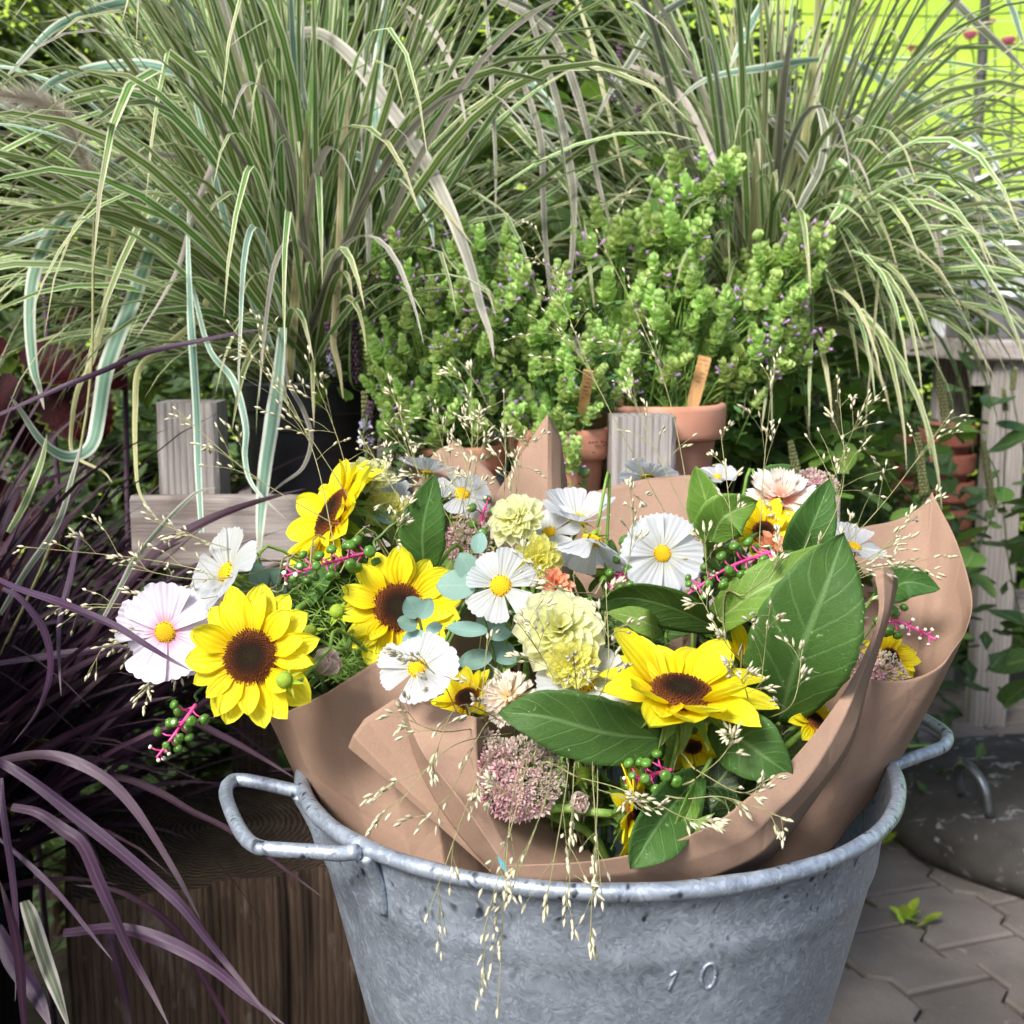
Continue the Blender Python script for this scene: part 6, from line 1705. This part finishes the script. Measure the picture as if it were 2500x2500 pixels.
basil('dark leafy herb filling the shade behind the oregano pots', (.30, 1.98, SZ), [(1880, 1000, 1.85, 0, 0), (1960, 1100, 1.82, 0, 0), (1830, 1090, 1.8, 0, 0), (2040, 1010, 1.9, 0, 0), (1750, 900, 1.95, 0, 0), (2040, 1160, 1.8, 0, 0)], 5, 110, 'rounddark', .05)
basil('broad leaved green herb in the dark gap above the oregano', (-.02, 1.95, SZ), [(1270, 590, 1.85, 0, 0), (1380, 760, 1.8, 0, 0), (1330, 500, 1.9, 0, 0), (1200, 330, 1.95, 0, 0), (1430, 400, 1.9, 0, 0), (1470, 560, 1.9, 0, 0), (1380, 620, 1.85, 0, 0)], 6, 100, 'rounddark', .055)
basil('bright mint top standing above the tall oregano', (.16, 1.86, SZ), [(1640, 380, 1.80, 0, 0), (1600, 400, 1.80, 0, 0), (1660, 400, 1.79, 0, 0)], 7, 26, 'round', .045)
basil('yellow green herb with flat flower head by the table leg', (1.30, 2.78, .16), [(2450, 950, 2.6, .05, -1), (2480, 900, 2.6, .05, -1), (2530, 1060, 2.55, 0, 0), (2560, 1400, 2.5, 0, 0)], 8, 16, 'rounddark', .10)

# ------------------------------------------------------------------ shrubs behind the rack
def shrub(label, base, blobs, n, seed, mat, ls=.05, name='shrub', cat='shrub'):
    r = random.Random(seed); base = Vector(base)
    t = thing(name, label, cat, loc=base)
    tr = MB(); fo = MB()
    for (x, y, z, rx, ry, rz) in blobs:
        c = Vector((x, y, z))
        tr.tube(crv([base, base * .5 + c * .5 + Vector((0, 0, .1)), c], 10), .016, .005, 6)
        for k in range(6):
            tr.tube(crv([c - Vector((0, 0, rz * .5)), c + Vector((r.uniform(-rx, rx), r.uniform(-ry, ry), r.uniform(-.3, 1) * rz)) * .7], 4), .005, .002, 4)
        for k in range(n // len(blobs)):
            v = Vector((r.gauss(0, .5), r.gauss(0, .5), r.gauss(0, .5)))
            a = c + Vector((v.x * rx, v.y * ry, v.z * rz))
            dd = Vector((r.uniform(-1, 1), r.uniform(-1, 1), r.uniform(-.7, .5))).normalized(); s2 = dd.cross(Vector((r.uniform(-.6, .6), -.3, 1))).normalized(); n2 = s2.cross(dd)
            L = ls * r.uniform(.6, 1.3); kk = r.randint(0, 9)
            rows = [[tuple(a + dd * L * tt + s2 * L * .3 * w_ * q + n2 * L * .08 * q * q) for q in (-1, 0, 1)] for tt, w_ in ((0, .15), (.4, 1), (1, .05))]
            fo.grid(rows)
    part('trunk', tr, MT['stump'], t)
    part('crown', fo, MT[mat], t, kind='stuff')
shrub('dense dark shrub filling the shade behind the striped grasses', (-.1, 3.1, -.02), [(-.5, 3.0, .9, .5, .2, .5), (.0, 3.0, 1.0, .5, .2, .5), (.45, 2.9, .95, .4, .2, .45), (.1, 3.0, 1.45, .5, .2, .4), (-.4, 3.1, 1.4, .4, .2, .35), (.75, 2.95, .6, .35, .2, .4), (.35, 3.05, 1.75, .4, .2, .3), (-.1, 3.1, 1.85, .45, .2, .3), (-.5, 3.1, 1.8, .4, .2, .3), (.62, 3.0, 1.35, .25, .2, .35)], 19000, 1, 'hedgeleaf', .06)
shrub('loose shrub with gaps of sunlit meadow behind the left grass', (-1.2, 3.4, -.02), [(-1.2, 3.3, .9, .6, .3, .6), (-1.5, 3.5, 1.5, .5, .3, .4), (-.8, 3.4, 1.7, .5, .3, .35), (-1.0, 3.5, 1.25, .4, .3, .3), (-1.3, 3.5, 1.9, .5, .3, .3)], 11000, 2, 'hedgeleaf', .06)
shrub('unseen dark copper shrub added at the near left to shade the purple grass', (-1.0, .95, -.02), [(-.95, .95, .4, .30, .35, .4), (-.93, .95, .78, .26, .35, .22), (-1.2, 1.2, .7, .3, .4, .35), (-.92, 1.0, 1.10, .25, .35, .18)], 5200, 7, 'coleus', .08)  # out of view, added to keep the sun off purple grass and timber block
shrub('dark low shrub under the left end of the rack', (-.95, 2.4, -.02), [(-.9, 2.4, .45, .5, .3, .4), (-.5, 2.3, .5, .4, .2, .3), (-.75, 2.3, .85, .35, .2, .3)], 5000, 3, 'hedgeleaf', .06)
shrub('dark clipped hedge behind the potting table and metal bin', (1.6, 4.5, -.02), [(1.0, 4.5, .5, .5, .15, .5), (1.6, 4.5, .55, .5, .15, .55), (2.2, 4.5, .55, .5, .15, .55), (1.2, 4.5, 1.05, .5, .15, .4), (1.9, 4.5, 1.1, .5, .15, .4), (2.5, 4.5, 1.1, .5, .15, .4)], 9000, 5, 'hedgeleaf', .07, 'hedge', 'hedge')
rb = shrub('rose bush foliage in front of the wire fence', (2.2, 5.0, .02), [(2.1, 5.1, 1.0, .5, .3, .5), (2.7, 5.2, 1.3, .5, .3, .5)], 900, 4, 'herb', .06)
rp = [petal_unit('petal_r', rl, .5, .6, curl=.8, seed=95, mat=MT['rose'], nu=5, nv=4)]
rr_ = random.Random(4)
for i, (px, py) in enumerate([(2368, 98), (2462, 112), (2225, 125), (2310, 92), (2420, 60), (100, 512), (55, 515)]):
    Y = 5.3 if i < 5 else 3.2
    c = P(px, py, Y); s = (.045 if i in (0, 1) else .028) if i < 5 else .016
    t = thing('rose_bloom' if i < 5 else 'wild_bloom', 'pink rose bloom hanging in front of the sunlit bank' if i < 5 else 'tiny pink bloom glimpsed through the left grass', 'rose' if i < 5 else 'bloom', loc=c, group='pink blooms on the bank' if i < 5 else 'tiny pink blooms at the left')
    for k in range(13):
        M = Matrix.Translation(c) @ Matrix.Rotation(k * 2.4, 4, 'Z') @ Matrix.Rotation(.1 + k * .09, 4, 'X') @ Matrix.Scale(s * (1.1 - k * .03), 4)
        obj('petal', rp[0], t, M, world=True)
    m = MB(); m.tube(crv([c, c + Vector((.05, .05, -.3)), Vector((c.x + .1, c.y + .1, gz(c.x + .1, c.y + .1)))], 10), .004, .005, 5)
    part('stem', m, MT['stemdark'], t)
